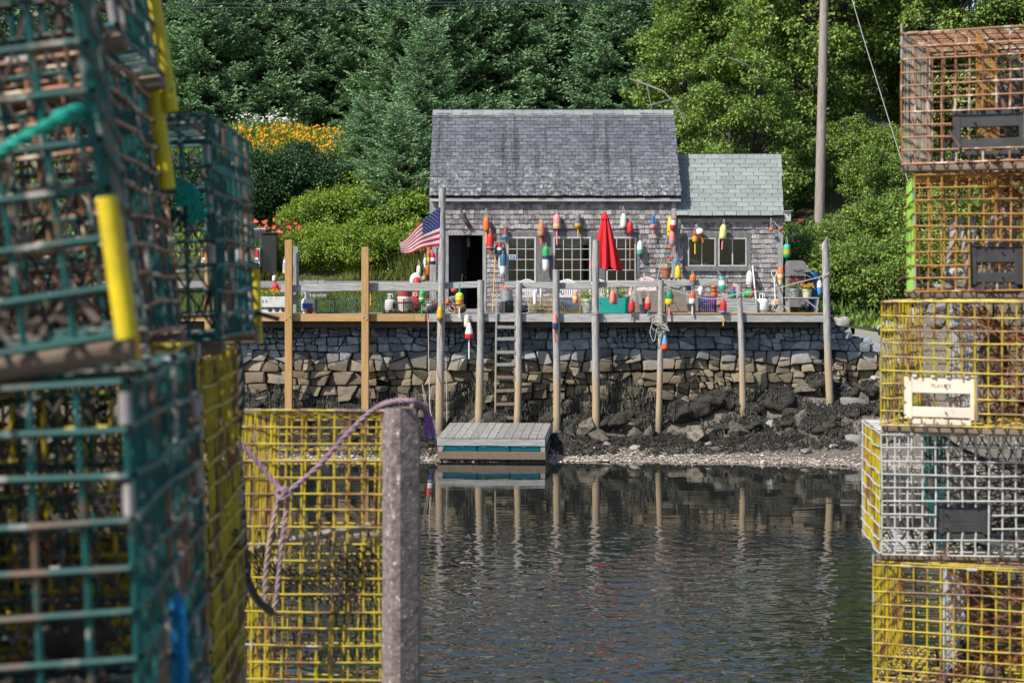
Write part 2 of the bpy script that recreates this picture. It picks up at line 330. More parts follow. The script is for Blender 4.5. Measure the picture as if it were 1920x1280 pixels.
# ------------------------------------------------------------------ dry-laid stone wall
def face_y(z): return 45.62 - .34 * (2.95 - z) / 2.5
def clip_poly(poly, px, py, nx, ny):
    out = []; n = len(poly)
    for i in range(n):
        ax, ay = poly[i]; bx, by = poly[(i + 1) % n]
        da = (ax - px) * nx + (ay - py) * ny; db = (bx - px) * nx + (by - py) * ny
        if da <= 0: out.append((ax, ay))
        if (da < 0 < db) or (db < 0 < da):
            t = da / (da - db); out.append((ax + (bx - ax) * t, ay + (by - ay) * t))
    return out
def wall_top(x): return 3.07 - (1.03 * smooth((x - 7.6) / 2.6))
def stone_wall():
    cells = []
    def split(poly, depth=0):
        xs_ = [p[0] for p in poly]; zs_ = [p[1] for p in poly]; wd = max(xs_) - min(xs_); ht = max(zs_) - min(zs_)
        cz = sum(zs_) / len(zs_); cx = sum(xs_) / len(xs_); low = smooth((2.95 - cz) / .9)
        k = 1 + .75 * (mnoise.noise((cx * .7, cz * .9, 2)))
        th = (.175 + .16 * low) * k; tw = th * 1.75
        if (wd < tw and ht < th) or depth > 14 or (wd < tw * 1.25 and ht < th * 1.25 and random.random() < .3):
            cells.append(poly); return
        t = U(.36, .64); an = random.gauss(0, .13 + .12 * low)
        if wd / tw > ht / th: px, pz = min(xs_) + wd * t, cz; nx, nz_ = math.cos(an), math.sin(an)
        else: px, pz = cx, min(zs_) + ht * t; nx, nz_ = math.sin(an), math.cos(an)
        for sg in (1, -1):
            q = clip_poly(poly, px, pz, nx * sg, nz_ * sg)
            if len(q) > 2: split(q, depth + 1)
    zb = [3.09]
    while zb[-1] > .15: zb.append(zb[-1] - U(.3, .55))
    lines = []
    for k, z in enumerate(zb):
        s0 = k * 9.7; lines.append(lambda x, z=z, s0=s0, k=k: z + (0 if k == 0 else .13 * mnoise.noise((x * .55, s0, 0)) + .05 * mnoise.noise((x * 2.1, s0, 4))))
    for up, dn in zip(lines[:-1], lines[1:]):
        x = -13.5; t0 = 0.
        while x < 10.4:
            x2 = x + U(.45, 1.15); t1 = U(-.12, .12)
            pts = [(x + t0, up(x + t0)), (x2 + t1, up(x2 + t1)), (x2 - t1, dn(x2 - t1)), (x - t0, dn(x - t0))]
            split(pts[::-1]); x = x2; t0 = t1
    b = MB()
    for poly in cells:
        c = np.mean(np.array(poly), 0)
        if c[1] > wall_top(c[0]) - .04: continue
        # drop tiny edges
        pl = []
        for k, p in enumerate(poly):
            q = poly[(k + 1) % len(poly)]
            if math.hypot(p[0] - q[0], p[1] - q[1]) > .025: pl.append(p)
        if len(pl) < 3: continue
        p2 = []                                                # ragged edges: an extra, displaced point on the longer sides
        for k, p in enumerate(pl):
            q = pl[(k + 1) % len(pl)]; ln = math.hypot(p[0] - q[0], p[1] - q[1]); p2.append((p[0] + U(-.008, .008), p[1] + U(-.008, .008)))
            if ln > .10:
                t = U(.35, .65); o_ = U(-.022, .006); p2.append((p[0] + (q[0] - p[0]) * t + (q[1] - p[1]) / ln * -o_, p[1] + (q[1] - p[1]) * t + (q[0] - p[0]) / ln * o_))
        pl = p2
        cx = sum(p[0] for p in pl) / len(pl); cz = sum(p[1] for p in pl) / len(pl)
        sz = max(max(abs(p[0] - cx) for p in pl), .05)
        n = len(pl); prot = U(-.06, .08) + (U(-.08, .15) if cz < 2.3 else 0); gx = U(-.3, .3); gz = U(-.2, .35)
        def ring(sc, dep, jit):
            r = []
            for (x, zz) in pl:
                k = sc - (.013 if cz > 2.3 else .016) / max(sz, .06)
                X = cx + (x - cx) * k + U(-jit, jit); Z = cz + (zz - cz) * k + U(-jit, jit)
                r.append((X, face_y(Z) - dep + (gx * (X - cx) + gz * (Z - cz)) * (1 if dep > -.05 else 0), Z))
            return r
        R0 = ring(.97, -.22, 0); R1 = ring(1.0, prot - .03, .008); R2 = ring(.86, prot + .012, .012)
        vs = R0 + R1 + R2 + [(cx, face_y(cz) - prot - .012 - U(0, .02), cz)]
        fs = []
        for k in range(n):
            j = (k + 1) % n
            fs += [(k, j, n + j, n + k), (n + k, n + j, 2 * n + j, 2 * n + k), (2 * n + k, 2 * n + j, 3 * n)]
        b.add(vs, fs)
    t = thing('stone_wall', 'dry laid stone quay wall, grey above and tan below, under the plank deck', 'wall', (0, 45.6, .2))
    b.build('stonework', STONE, t)
    c = MB(); n = 60
    for i in range(n):
        x0 = -13.6 + i * 24.1 / n; x1 = x0 + 24.1 / n
        zt = min(wall_top(x0), wall_top(x1)) + (.03 if x1 < 7.5 else -.06)
        vs = [(x0, face_y(-.2) + .1, -.2), (x1, face_y(-.2) + .1, -.2), (x1, face_y(zt) + .1, zt), (x0, face_y(zt) + .1, zt), (x0, 46.6, -.2), (x1, 46.6, -.2), (x1, 46.6, zt), (x0, 46.6, zt)]
        c.add(vs, [(0, 1, 2, 3), (3, 2, 6, 7)])
    c.build('wall_core', DARKCORE, t)
stone_wall()

# ------------------------------------------------------------------ weed-covered boulders at the foot of the wall
BO = []
def rock_mesh(seed, m, name='boulder', rough=.35, sub=3):
    bm_ = MB(); import bmesh
    bm = bmesh.new(); bmesh.ops.create_icosphere(bm, subdivisions=sub, radius=1)
    for v in bm.verts:
        p = v.co.copy(); k = 1 + rough * mnoise.noise(p * 1.1 + Vector((seed * 7.1, 0, 0))) + rough * .35 * mnoise.noise(p * 2.7 + Vector((0, seed * 3.3, 0)))
        v.co = p * k
    me = bpy.data.meshes.new(name); bm.to_mesh(me); bm.free()
    me.polygons.foreach_set('use_smooth', [True] * len(me.polygons)); me.materials.append(m); me.set_sharp_from_angle(angle=math.radians(40))
    return me
RM = [rock_mesh(i, ROCKM, 'boulder', .5, 4) for i in range(4)]
def boulder(x, y, z, sx, sy, sz, i, label='dark boulder draped in rockweed at the foot of the stone wall', me=None, group='weedy boulders below the wall'):
    o = bpy.data.objects.new('boulder', me or RM[i % 4]); COL.objects.link(o); o.location = (x, y, z); o.scale = (sx, sy, sz); o.rotation_euler = (U(-.3, .3), U(-.3, .3), U(0, 6))
    o.scale = (sx, sx * .5 + sy * .5, sz); props(o, label, 'boulder', group)
    if me is None: BO.append((x, y, z, sx * .97, (sx * .5 + sy * .5) * .97, sz * .97))
    return o
k = 0; x = -8.5
while x < 9.6:
    s = U(.2, .42); zz = beach(x, 45.1)
    boulder(x, 45.2 + U(-.15, .1), zz + U(-.1, .2), s * U(.9, 1.4), s, s * U(.55, .95), k); k += 1; x += s * U(1.0, 2.0)
x = -8.0
while x < 9.6:
    s = U(.15, .36); y = U(43.8, 44.8); boulder(x, y, beach(x, y) + U(-.12, .02), s * U(.9, 1.5), s * .8, s * U(.45, .75), k); k += 1; x += s * U(1.0, 2.4)
ANG = [rock_mesh(40 + i, mat('angular brown rock', (.17, .145, .115), (.075, .066, .056), 5, .9, .8, .03, rnd=.4, wear=((.05, .045, .03), .5, .6, 3)), 'boulder', .75, 1) for i in range(4)]
for i in range(46):
    x = U(-8, 9.4); y = U(44.3, 45.35); s = U(.1, .27); o = boulder(x, y, beach(x, y) + s * .35, s * U(.9, 1.5), s, s * U(.7, 1.2), i, 'angular brown rock lodged among the rockweed under the stone wall', ANG[i % 4], 'angular rocks among the rockweed')
    o.rotation_euler = (U(-1, 1), U(-1, 1), U(0, 6))
def surf(x, y):
    h = beach(x, y)
    for (bx, by, bz, rx, ry, rz) in BO:
        dx = (x - bx) / rx; dy = (y - by) / ry; q = 1 - dx * dx - dy * dy
        if q > 0: h = max(h, bz + rz * math.sqrt(q))
    return h
def seaweed():
    Q = []
    def strand(pts, wdt):
        for p, q in zip(pts[:-1], pts[1:]):
            d = Vector((U(-1, 1), U(-.5, .2), U(-.3, .3))).normalized() * wdt
            Q.append([p - d, p + d, q + d * .8, q - d * .8])
    for _ in range(30000):                                     # draped over the boulders and the upper shore
        x = U(-8.5, 9.8); y = random.choice((U(43.1, 45.5), U(44.0, 45.6)))
        if mnoise.noise((x * .9, y * .9, 5)) < -.28 and y < 44.0: continue
        p = Vector((x, y, surf(x, y) + .02)); pts = [p]
        L = U(.08, .38); n = 4; dirx = U(-.5, .5)
        for i in range(n):
            ee = .04; g = Vector(((surf(p.x + ee, p.y) - surf(p.x - ee, p.y)) / (2 * ee), (surf(p.x, p.y + ee) - surf(p.x, p.y - ee)) / (2 * ee), 0))
            dn = -g if g.length > .05 else Vector((dirx, -.6, 0))
            dn = (dn.normalized() + Vector((U(-.5, .5), U(-.5, .2), 0))).normalized()
            steep = 1 / math.sqrt(1 + g.length ** 2); st = dn * (L / n * max(.12, steep))
            x2, y2 = p.x + st.x, p.y + st.y; z2 = max(surf(x2, y2), p.z - L / n) + U(.0, .05)
            p = Vector((x2, y2, z2)); pts.append(p)
        strand(pts, U(.006, .015))
    for _ in range(5000):                                     # hanging from the lowest courses of the wall
        x = U(-8.5, 10); z = .55 + 1.25 * abs(U(-1, 1)) ** .8 * (.75 + .5 * mnoise.noise((x * .6, 0, 9)))
        if z > wall_top(x) - .3: continue
        p = Vector((x, face_y(z) - U(.05, .16), z)); pts = [p]; L = U(.15, .45)
        for i in range(4):
            p = p + Vector((U(-.02, .02), -U(0, .025), -L / 4)); pts.append(p)
        strand(pts, U(.007, .015))
    props(quad_mesh('seaweed', Q, WEED), 'dark brown rockweed hanging over the boulders and low wall', 'seaweed', kind='stuff')
seaweed()
def pebbles():
    b = MB()
    for _ in range(8000):
        x = U(-8, 10.5); t = abs(random.gauss(0, 1)) * .62 - .15; y = shore_y(x) + t + .1
        if y > 45: continue
        s = U(.012, .035) * (1 if random.random() < .93 else 2.0); z = beach(x, y) + s * .25; R = RZ(U(0, 6.28)) @ RX(U(-.4, .4))
        sx, sy, sz = s * U(.8, 1.5), s * U(.7, 1.1), s * U(.4, .8)
        vs = [R @ Vector((q[0] * sx, q[1] * sy, q[2] * sz)) + Vector((x, y, z)) for q in ((1, 0, .2), (.3, 1, 0), (-.8, .6, .1), (-.9, -.5, 0), (.2, -1, .15), (0, 0, 1), (.1, 0, -.9))]
        b.add(vs, [(i, (i + 1) % 5, 5) for i in range(5)] + [((i + 1) % 5, i, 6) for i in range(5)])
    props(b.build('pebbles', PEBBLE, None, 35), 'pale gravel and pebbles along the waterline', 'pebbles', kind='stuff')
pebbles()
PR = [rock_mesh(20 + i, PALEROCK, 'shore_rock', .5, 2) for i in range(3)]
for i in range(22):                                            # riprap right of the quay
    x = U(7.9, 11.0); y = U(44.9, 46.6); z = max(beach(x, y), ground(x, y) - .05 if y > 45.9 else 0); s = U(.12, .34)
    boulder(x, y, z + .03, s, s, s * .7, i, 'pale broken rock in the rubble bank right of the quay', PR[i % 3], 'pale rubble right of the quay')
for px, py, s in ((1190, 838, .13), (1600, 815, .22), (1085, 828, .12), (1140, 832, .1), (1500, 838, .12), (1555, 826, .1), (1330, 828, .09), (1460, 800, .16), (1620, 780, .3)):
    d = 43.6; x = wx(px, d); y = min(45, shore_y(x) + max(.2, (865 - py) / 22)); boulder(x, y, beach(x, y) + .04, s, s, s * .6, 1, 'small pale rock lying on the gravel shore', PR[px % 3], 'loose rocks on the gravel shore')
# ------------------------------------------------------------------ the shingled shack
GLASS = bpy.data.materials.new('window glass'); GLASS.use_nodes = True
_t = GLASS.node_tree; _N = _t.nodes; _N.remove(_N['Principled BSDF'])
_g = _N.new('ShaderNodeBsdfGlossy'); _g.inputs['Roughness'].default_value = .02; _tr = _N.new('ShaderNodeBsdfTransparent'); _tr.inputs[0].default_value = (.8, .84, .84, 1)
_fr = _N.new('ShaderNodeFresnel'); _fr.inputs[0].default_value = 1.45; _mx = _N.new('ShaderNodeMixShader')
_t.links.new(_fr.outputs[0], _mx.inputs[0]); _t.links.new(_tr.outputs[0], _mx.inputs[1]); _t.links.new(_g.outputs[0], _mx.inputs[2]); _t.links.new(_mx.outputs[0], _N['Material Output'].inputs[0])
WHITEW = mat('old white paint', (.50, .50, .49), (.32, .32, .32), 9, .7, .2, .005)
SURR = mat('dark grey window board', (.19, .187, .19), (.09, .088, .09), 5, .85, .5, .01, (6, 6, .8))
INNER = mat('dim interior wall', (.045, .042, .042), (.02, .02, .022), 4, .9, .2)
NAVYD = mat('dark blue grey door', (.055, .06, .075), (.03, .032, .04), 5, .7, .4, .01, (9, 9, 1), rnd=.3)
LACE = mat('grey lace', (.42, .42, .40), None, 20, .9, .2)

D0 = 48.0; ZD = 3.305
def hx(px): return wx(px, D0)
def hz(py): return wz(py, D0)
def shingles(b, axis, u0, u1, z0, z1, pos, holes=(), sgn=-1, ex=.125, top=None, rng=(.07, .16)):
    """courses of thin wedge shingles on a wall plane; axis 'x': plane y=pos facing sgn*y, 'y': plane x=pos"""
    z = z0
    while z < z1 - .02:
        u = u0 - U(0, .1); zz = min(z1, z + ex)
        while u < u1:
            wd = U(*rng); a0 = max(u, u0); a1 = min(u + wd - .006, u1); u += wd
            if a1 - a0 < .02: continue
            if top is not None and z > top((a0 + a1) / 2) - .02: continue
            segs = [(a0, a1)]
            for (h0, h1, k0, k1) in holes:
                if zz > k0 + .01 and z < k1 - .01:
                    ns = []
                    for (p, q) in segs:
                        if q <= h0 or p >= h1: ns.append((p, q)); continue
                        if p < h0: ns.append((p, h0))
                        if q > h1: ns.append((h1, q))
                    segs = ns
            for (p, q) in segs:
                if q - p < .015: continue
                lo = z - .012 + U(-.008, .008); hi = min(z + ex * 1.25, z1 + .01); t0 = .030 + U(-.006, .012); t1 = .006
                if top is not None: hi = min(hi, top((p + q) / 2) + .01)
                sk = U(-.006, .006)
                if axis == 'x':
                    V = [(p, pos + sgn * t0, lo), (q, pos + sgn * t0, lo + sk), (q, pos + sgn * t1, hi), (p, pos + sgn * t1, hi), (p, pos, lo), (q, pos, lo + sk), (q, pos, hi), (p, pos, hi)]
                else:
                    V = [(pos + sgn * t0, p, lo), (pos + sgn * t0, q, lo + sk), (pos + sgn * t1, q, hi), (pos + sgn * t1, p, hi), (pos, p, lo), (pos, q, lo + sk), (pos, q, hi), (pos, p, hi)]
                b.add(V, [(0, 1, 2, 3), (0, 4, 5, 1), (1, 5, 6, 2), (3, 2, 6, 7), (0, 3, 7, 4)])
        z += ex
def wall_with_holes(b, x0, x1, z0, z1, y0, y1, holes):
    xs = sorted({x0, x1} | {h[0] for h in holes} | {h[1] for h in holes}); zs = sorted({z0, z1} | {h[2] for h in holes} | {h[3] for h in holes})
    for i in range(len(xs) - 1):
        for j in range(len(zs) - 1):
            cx, cz = (xs[i] + xs[i + 1]) / 2, (zs[j] + zs[j + 1]) / 2
            if any(h[0] < cx < h[1] and h[2] < cz < h[3] for h in holes): continue
            b.bx(xs[i], xs[i + 1], y0, y1, zs[j], zs[j + 1])
def roof_slope(b, x0, x1, ya, za, yb, zb, rows, tab, sag=0, th=.02, mi=0, dx1=0):
    """tabs from eave (ya,za) up to ridge (yb,zb)"""
    n = Vector((0, -(zb - za), (yb - ya))); n.normalize()
    if n.z < 0: n = -n
    for r in range(rows):
        t0 = r / rows - .012; t1 = (r + 1) / rows + .02
        x = x0 - (tab / 2 if r % 2 else 0) + U(-.02, .02)
        while x < x1:
            p = max(x, x0 + U(-.015, .015)); q = min(x + tab - .014, x1 + U(-.015, .015)); x += tab
            if q - p < .03: continue
            lf = th * U(.9, 1.5); j = U(-.006, .006)
            def P(xx, t, h):
                sg = sag * math.sin(math.pi * (xx - x0) / (x1 - x0)) * t
                xx = xx + dx1 * t * (xx - x0) / (x1 - x0)
                return Vector((xx, ya + (yb - ya) * t, za + (zb - za) * t - sg)) + n * h
            tt0 = t0 + U(-.004, .004)
            V = [P(p, tt0, lf), P(q, tt0 + j * .3, lf), P(q, t1, .004), P(p, t1, .004), P(p, tt0, 0), P(q, tt0, 0)]
            b.add(V, [(0, 1, 2, 3), (0, 4, 5, 1)], mi)
def window(parent, px0, px1, py0, py1, cols, rows, fr=.045, mun=.018, y=47.97):
    x0, x1, z0, z1 = hx(px0), hx(px1), hz(py1), hz(py0); b = MB()
    b.bx(x0, x0 + fr, y - .02, y + .03, z0, z1); b.bx(x1 - fr, x1, y - .02, y + .03, z0, z1)
    b.bx(x0 + fr, x1 - fr, y - .018, y + .03, z1 - fr, z1); b.bx(x0 + fr, x1 - fr, y - .018, y + .03, z0, z0 + fr)
    for i in range(1, cols):
        x = x0 + fr + (x1 - x0 - 2 * fr) * i / cols; b.bx(x - mun / 2, x + mun / 2, y - .012, y + .02, z0 + fr, z1 - fr)
    for j in range(1, rows):
        z = z0 + fr + (z1 - z0 - 2 * fr) * j / rows; b.bx(x0 + fr, x1 - fr, y - .009, y + .017, z - mun / 2, z + mun / 2)
    wdw = b.build('window', WHITEW, parent)
    g = MB(); g.bx(x0 + fr * .5, x1 - fr * .5, y + .004, y + .008, z0 + fr * .5, z1 - fr * .5); g.build('pane', GLASS, wdw)
    return wdw, (x0, x1, z0, z1)

def shack():
    t = thing('fishing_shack', 'weathered cedar shingled fishing shack with dark sagging roof hung with buoys', 'shack', (hx(1037), 50.2, ZD))
    x0, x1 = hx(808), hx(1266); zt = hz(366); yb = 52.4
    door = (hx(841), hx(905), ZD + .02, hz(441)); win = (hx(946), hx(1199), hz(531), hz(435))
    wins = [(950, 1005), (1037, 1108), (1136, 1193)]
    # core and shingles
    core = MB(); holes = [door] + [(hx(a_), hx(b_), hz(529), hz(444)) for a_, b_ in wins]
    wall_with_holes(core, x0, x1, ZD, zt, D0, D0 + .12, holes)
    core.bx(x0, x0 + .12, D0 + .12, yb, ZD, zt); core.bx(x1 - .12, x1, D0 + .12, yb, ZD, zt); core.bx(x0, x1, yb, yb + .12, ZD, zt)
    zr = wz(207, 50.2)
    for xx in (x0, x1 - .12):
        V = [(xx, D0, zt), (xx, yb, zt), (xx, 50.2, zr - .12), (xx + .12, D0, zt), (xx + .12, yb, zt), (xx + .12, 50.2, zr - .12)]
        core.add(V, [(0, 1, 2), (3, 5, 4), (0, 2, 5, 3), (1, 4, 5, 2)])
    shingles(core, 'x', x0 + .14, x1 - .1, ZD + .02, zt - .02, D0, [(door[0] - .08, door[1] + .09, 0, door[3] + .11), win])
    gt = lambda y: zt + (zr - .12 - zt) * (1 - abs(y - 50.2) / 2.2)
    shingles(core, 'y', D0, yb, ZD, zr, x0, (), -1, .16, gt, (.12, .25)); shingles(core, 'y', D0, yb, ZD, zr, x1, (), 1, .16, gt, (.12, .25))
    core.build('wall', SHINGLE, t)
    # timber trim
    b = MB()
    b.bx(x0 - .03, x0 + .14, D0 - .05, D0 - .002, ZD, zt); b.build('corner_board', GREYW, t)
    b = MB(); b.bx(x1 - .1, x1 + .02, D0 - .05, D0 - .002, ZD, zt); b.build('corner_board', GREYW, t); b = MB()
    b.bx(door[0] - .08, door[1] + .09, D0 - .045, D0 - .003, door[3], door[3] + .11)
    b.bx(door[0] - .08, door[0], D0 - .04, D0 - .003, ZD, door[3]); b.bx(door[1], door[1] + .09, D0 - .04, D0 - .003, ZD, door[3])
    b.bx(door[0], door[1], D0 - .16, D0 + .1, ZD + .002, ZD + .075)
    b.build('door_frame', GREYW, t)
    b = MB(); y0 = D0 - .04
    b.bx(win[0], win[1], y0 - .004, D0 - .002, hz(444), hz(435))
    px = [946] + [q for ab in wins for q in ab] + [1199]
    for i in range(0, 8, 2): b.bx(hx(px[i]), hx(px[i + 1]), y0, D0 - .002, hz(529), hz(444))
    b.bx(win[0] - .04, win[1] + .04, y0 - .05, D0 - .001, hz(533), hz(529))
    b.build('window_surround', SURR, t)
    for (a_, b_), (c, r) in zip(wins, [(3, 4), (4, 4), (3, 4)]):
        wd, (wx0, wx1, wz0, wz1) = window(t, a_, b_, 444, 529, c, r)
        cu = MB(); n = 12; vs = []
        for i in range(n + 1):
            u = i / n; dp = .06 + .22 * math.sin(math.pi * u); vs += [(wx0 + (wx1 - wx0) * u, 48.10 + .015 * math.sin(i * 2), wz1), (wx0 + (wx1 - wx0) * u, 48.11 + .015 * math.sin(i * 2), wz1 - dp)]
        cu.add(vs, [(2 * i, 2 * i + 1, 2 * i + 3, 2 * i + 2) for i in range(n)]); cu.build('curtain', LACE, wd)
    # door leaf, swung inward
    b = MB(); an = math.radians(62); R = RZ(an); L = door[1] - door[0]
    for i in range(6):
        c = Vector((door[0] + .02, D0 + .13, 0)) + R @ Vector((L * (i + .5) / 6, 0, 0)); b.box((c.x, c.y, (ZD + .08 + door[3]) / 2), (L / 6 - .006, .035, door[3] - ZD - .1), R)
    dl = b.build('door', NAVYD, t)
    h = MB(); c = Vector((door[0] + .02, D0 + .13, hz(520))) + R @ Vector((L * .9, -.04, 0)); h.ball(c, .03); h.build('handle', mat('dull brass', (.3, .22, .1), None, 8, .4, 0, metal=1), dl, 40)
    # interior: floor, back partition, shelf
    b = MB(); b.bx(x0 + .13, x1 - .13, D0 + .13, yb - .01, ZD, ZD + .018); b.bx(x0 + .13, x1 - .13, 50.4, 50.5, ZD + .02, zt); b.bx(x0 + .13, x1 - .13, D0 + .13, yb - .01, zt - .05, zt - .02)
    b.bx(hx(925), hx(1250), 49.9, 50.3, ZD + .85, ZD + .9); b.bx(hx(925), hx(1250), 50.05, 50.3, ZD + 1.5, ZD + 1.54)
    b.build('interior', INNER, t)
    # roof
    r = MB(); ya, za, yr = D0 - .17, hz(365) - .02, 50.2; xa, xb = hx(805), wx(1268, 49.3)
    zr2 = wz(208, yr); zb_ = za + .0
    xl = lambda tt: xa + (wx(813, yr) - xa) * tt * .35
    r.add([(xa, ya, za), (xb, ya, za), (xb, yr, zr2), (xa, yr, zr2), (xa, ya, za - .07), (xb, ya, za - .07), (xb, yr, zr2 - .07), (xa, yr, zr2 - .07)],
          [(0, 1, 2, 3), (7, 6, 5, 4), (0, 4, 5, 1), (1, 5, 6, 2), (3, 7, 4, 0)])
    yq = 2 * yr - ya
    r.add([(xa, yq, za), (xb, yq, za), (xb, yr, zr2), (xa, yr, zr2), (xa, yq, za - .07), (xb, yq, za - .07), (xb, yr, zr2 - .07), (xa, yr, zr2 - .07)],
          [(3, 2, 1, 0), (4, 5, 6, 7), (1, 5, 4, 0), (2, 6, 5, 1), (0, 4, 7, 3)])
    roof_slope(r, xa, xb, ya, za + .008, yr, zr2 + .008, 24, .21, .0); roof_slope(r, xa, xb, yq, za + .008, yr, zr2 + .008, 16, .3, .0)
    r.m = [1 if k < 10 else 0 for k in range(len(r.f))]; rf = r.build('roof', [ROOFA, DARKCORE], t)
    c = MB(); n = 24
    for i in range(n):
        p, q = xa + (xb - xa) * i / n, xa + (xb - xa) * (i + 1) / n - .008; dz = U(0, .012)
        for sg in (-1, 1):
            c.add([(p, yr + sg * .16, zr2 - .125), (q, yr + sg * .16, zr2 - .125), (q, yr, zr2 + .045 + dz), (p, yr, zr2 + .045 + dz)], [(0, 1, 2, 3) if sg < 0 else (3, 2, 1, 0)])
    c.build('ridge_cap', ROOFB, rf)
    f = MB(); f.bx(xa + .01, xb - .01, ya + .01, ya + .04, za - .16, za - .075); f.bx(xa + .01, xb - .01, ya + .041, D0 - .004, za - .1, za - .08); f.build('fascia', mat('flaking white trim', (.46, .46, .46), (.2, .2, .2), 5, .8, .4, .01, (.5, 5, 5)), rf)
shack()

def lean_to():
    t = thing('shed_annex', 'low shingled annex with pale green roof joined to right end of shack', 'shed', (hx(1366), 49.5, ZD))
    y = D0 + .06; x0, x1 = hx(1268), hx(1466); zt = hz(408); yb = 51.6; yr = 49.75; zr = wz(291, yr)
    wins = [(1290, 1342), (1347, 1400)]
    holes = [(hx(a_), hx(b_), hz(499), hz(446)) for a_, b_ in wins]
    core = MB(); wall_with_holes(core, x0, x1, ZD, zt, y, y + .1, holes)
    core.bx(x1 - .1, x1, y + .1, yb, ZD, zt); core.bx(x0, x1, yb, yb + .1, ZD, zt)
    V = [(x1 - .1, y, zt), (x1 - .1, yb, zt), (x1 - .1, yr, zr - .1), (x1, y, zt), (x1, yb, zt), (x1, yr, zr - .1)]
    core.add(V, [(0, 1, 2), (3, 5, 4), (0, 2, 5, 3), (1, 4, 5, 2)])
    blk = (hx(1282), hx(1408), hz(508), hz(436))
    shingles(core, 'x', x0 + .08, x1 - .1, ZD + .02, zt - .05, y, [blk])
    gt = lambda q: zt + (zr - .1 - zt) * (1 - abs(q - yr) / 1.85)
    shingles(core, 'y', y, yb, ZD, zr, x1, (), 1, .16, gt, (.12, .25))
    core.build('wall', SHINGLE, t)
    for p, q in ((x0 - .01, x0 + .08), (x1 - .1, x1 + .03)): b = MB(); b.bx(p, q, y - .05, y - .002, ZD, zt); b.build('corner_board', GREYW, t)
    b = MB(); b.bx(x0 + .08, x1 - .1, y - .045, y - .003, zt - .11, zt - .003)
    b.build('frieze_board', GREYWH, t)
    b = MB(); b.bx(blk[0], blk[1], y - .045, y - .002, hz(446), blk[3])
    for p, q in ((1282, 1290), (1342, 1347), (1400, 1408)): b.bx(hx(p), hx(q), y - .04, y - .002, hz(499), hz(446))
    b.bx(blk[0] - .03, blk[1] + .03, y - .10, y - .001, blk[2], hz(499))
    b.build('window_surround', SURR, t)
    for a_, b_ in wins: window(t, a_, b_, 446, 499, 2, 1, .03, .03, y - .03 + .0)
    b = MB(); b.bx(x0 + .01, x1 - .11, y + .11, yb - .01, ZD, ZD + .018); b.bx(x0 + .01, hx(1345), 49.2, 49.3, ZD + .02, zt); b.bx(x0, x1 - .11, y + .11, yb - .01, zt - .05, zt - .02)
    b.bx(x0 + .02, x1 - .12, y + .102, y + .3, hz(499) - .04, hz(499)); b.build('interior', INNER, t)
    r = MB(); ya, za = y - .2, hz(404); xa, xb = hx(1267) + .005, hx(1467)
    xr = wx(1465, yr)
    for (yy, flip) in ((ya, 0), (2 * yr - ya, 1)):
        V = [(xa, yy, za), (xb, yy, za), (xr, yr, zr), (xa, yr, zr), (xa, yy, za - .05), (xb, yy, za - .05), (xr, yr, zr - .05), (xa, yr, zr - .05)]
        r.add(V, [(0, 1, 2, 3), (7, 6, 5, 4), (0, 4, 5, 1), (1, 5, 6, 2), (3, 7, 4, 0)])
    roof_slope(r, xa, xb, ya, za + .008, yr, zr + .008, 14, .31, 0, .014, 0, xr - xb); roof_slope(r, xa, xb, 2 * yr - ya, za + .008, yr, zr + .008, 10, .31, 0, .014, 0, xr - xb)
    r.m = [1 if k < 10 else 0 for k in range(len(r.f))]; rf = r.build('roof', [ROOFB, DARKCORE], t)
    c = MB(); n = 16
    for i in range(n):
        p, q = xa + (xr - xa) * i / n, xa + (xr - xa) * (i + 1) / n - .01
        for sg in (-1, 1): c.add([(p, yr + sg * .15, zr - .1), (q, yr + sg * .15, zr - .1), (q, yr, zr + .045), (p, yr, zr + .045)], [(0, 1, 2, 3) if sg < 0 else (3, 2, 1, 0)])
    c.build('ridge_cap', ROOFB, rf)
lean_to()

# ------------------------------------------------------------------ quay deck, piles, rails
def deck():
    t = thing('quay_deck', 'plank deck on the stone wall, tan edge beam left and grey beam right', 'deck', (0, 46.5, ZD))
    b = MB(); y = 45.0; i = 0
    while y < 47.95:
        xr = wx(1556, 45.1); xl = -13.4 if y < 46.7 else hx(800)
        xs = [xl]; 
        while xs[-1] < xr - 3: xs.append(xs[-1] + U(2.5, 4))
        xs.append(xr)
        for p, q in zip(xs[:-1], xs[1:]): b.bx(p + .003, q - .003, y, y + .134, ZD - .035 + U(-.003, .003), ZD + U(-.003, .002))
        y += .14
    b.build('planking', BOARDS, t)
    yz = lambda py: wz(py, 45.0)
    b = MB(); xs = [wx(p, 45) for p in (-40, 150, 386, 541, 686, 777, 803)]
    for p, q in zip(xs[:-1], xs[1:]): b.bx(p + .004, q - .004, 44.94, 45.06, yz(602), yz(588) - .002)
    b.build('beam', TANWH, t)['label'] = 'new tan edge beam'
    b = MB(); xs = [wx(p, 45) for p in (803.5, 900, 1043, 1235, 1391, 1546)]
    for p, q in zip(xs[:-1], xs[1:]): b.bx(p + .004, q - .004, 44.92, 45.06, yz(603) + U(-.01, .01), yz(588.5) - .002)
    b.build('beam', GREYWH, t)['label'] = 'weathered grey edge beam'
    b = MB(); b.bx(wx(1232, 45), wx(1547, 45), 44.90, 44.998, yz(588.3), yz(585.6)); b.build('lip_board', TANWH, t)
    b = MB(); xs = [-13.4, -8, -4.2, -.5, 3.2, 7.4]
    for p, q in zip(xs[:-1], xs[1:]): b.bx(p + .004, q - .004, 45.08, 45.2, yz(614), ZD - .04)
    for i in range(24): b.bx(-13 + i * .9, -12.9 + i * .9, 45.21, 46.4, ZD - .2, ZD - .04)
    b.build('joist', DARKW, t)
deck()

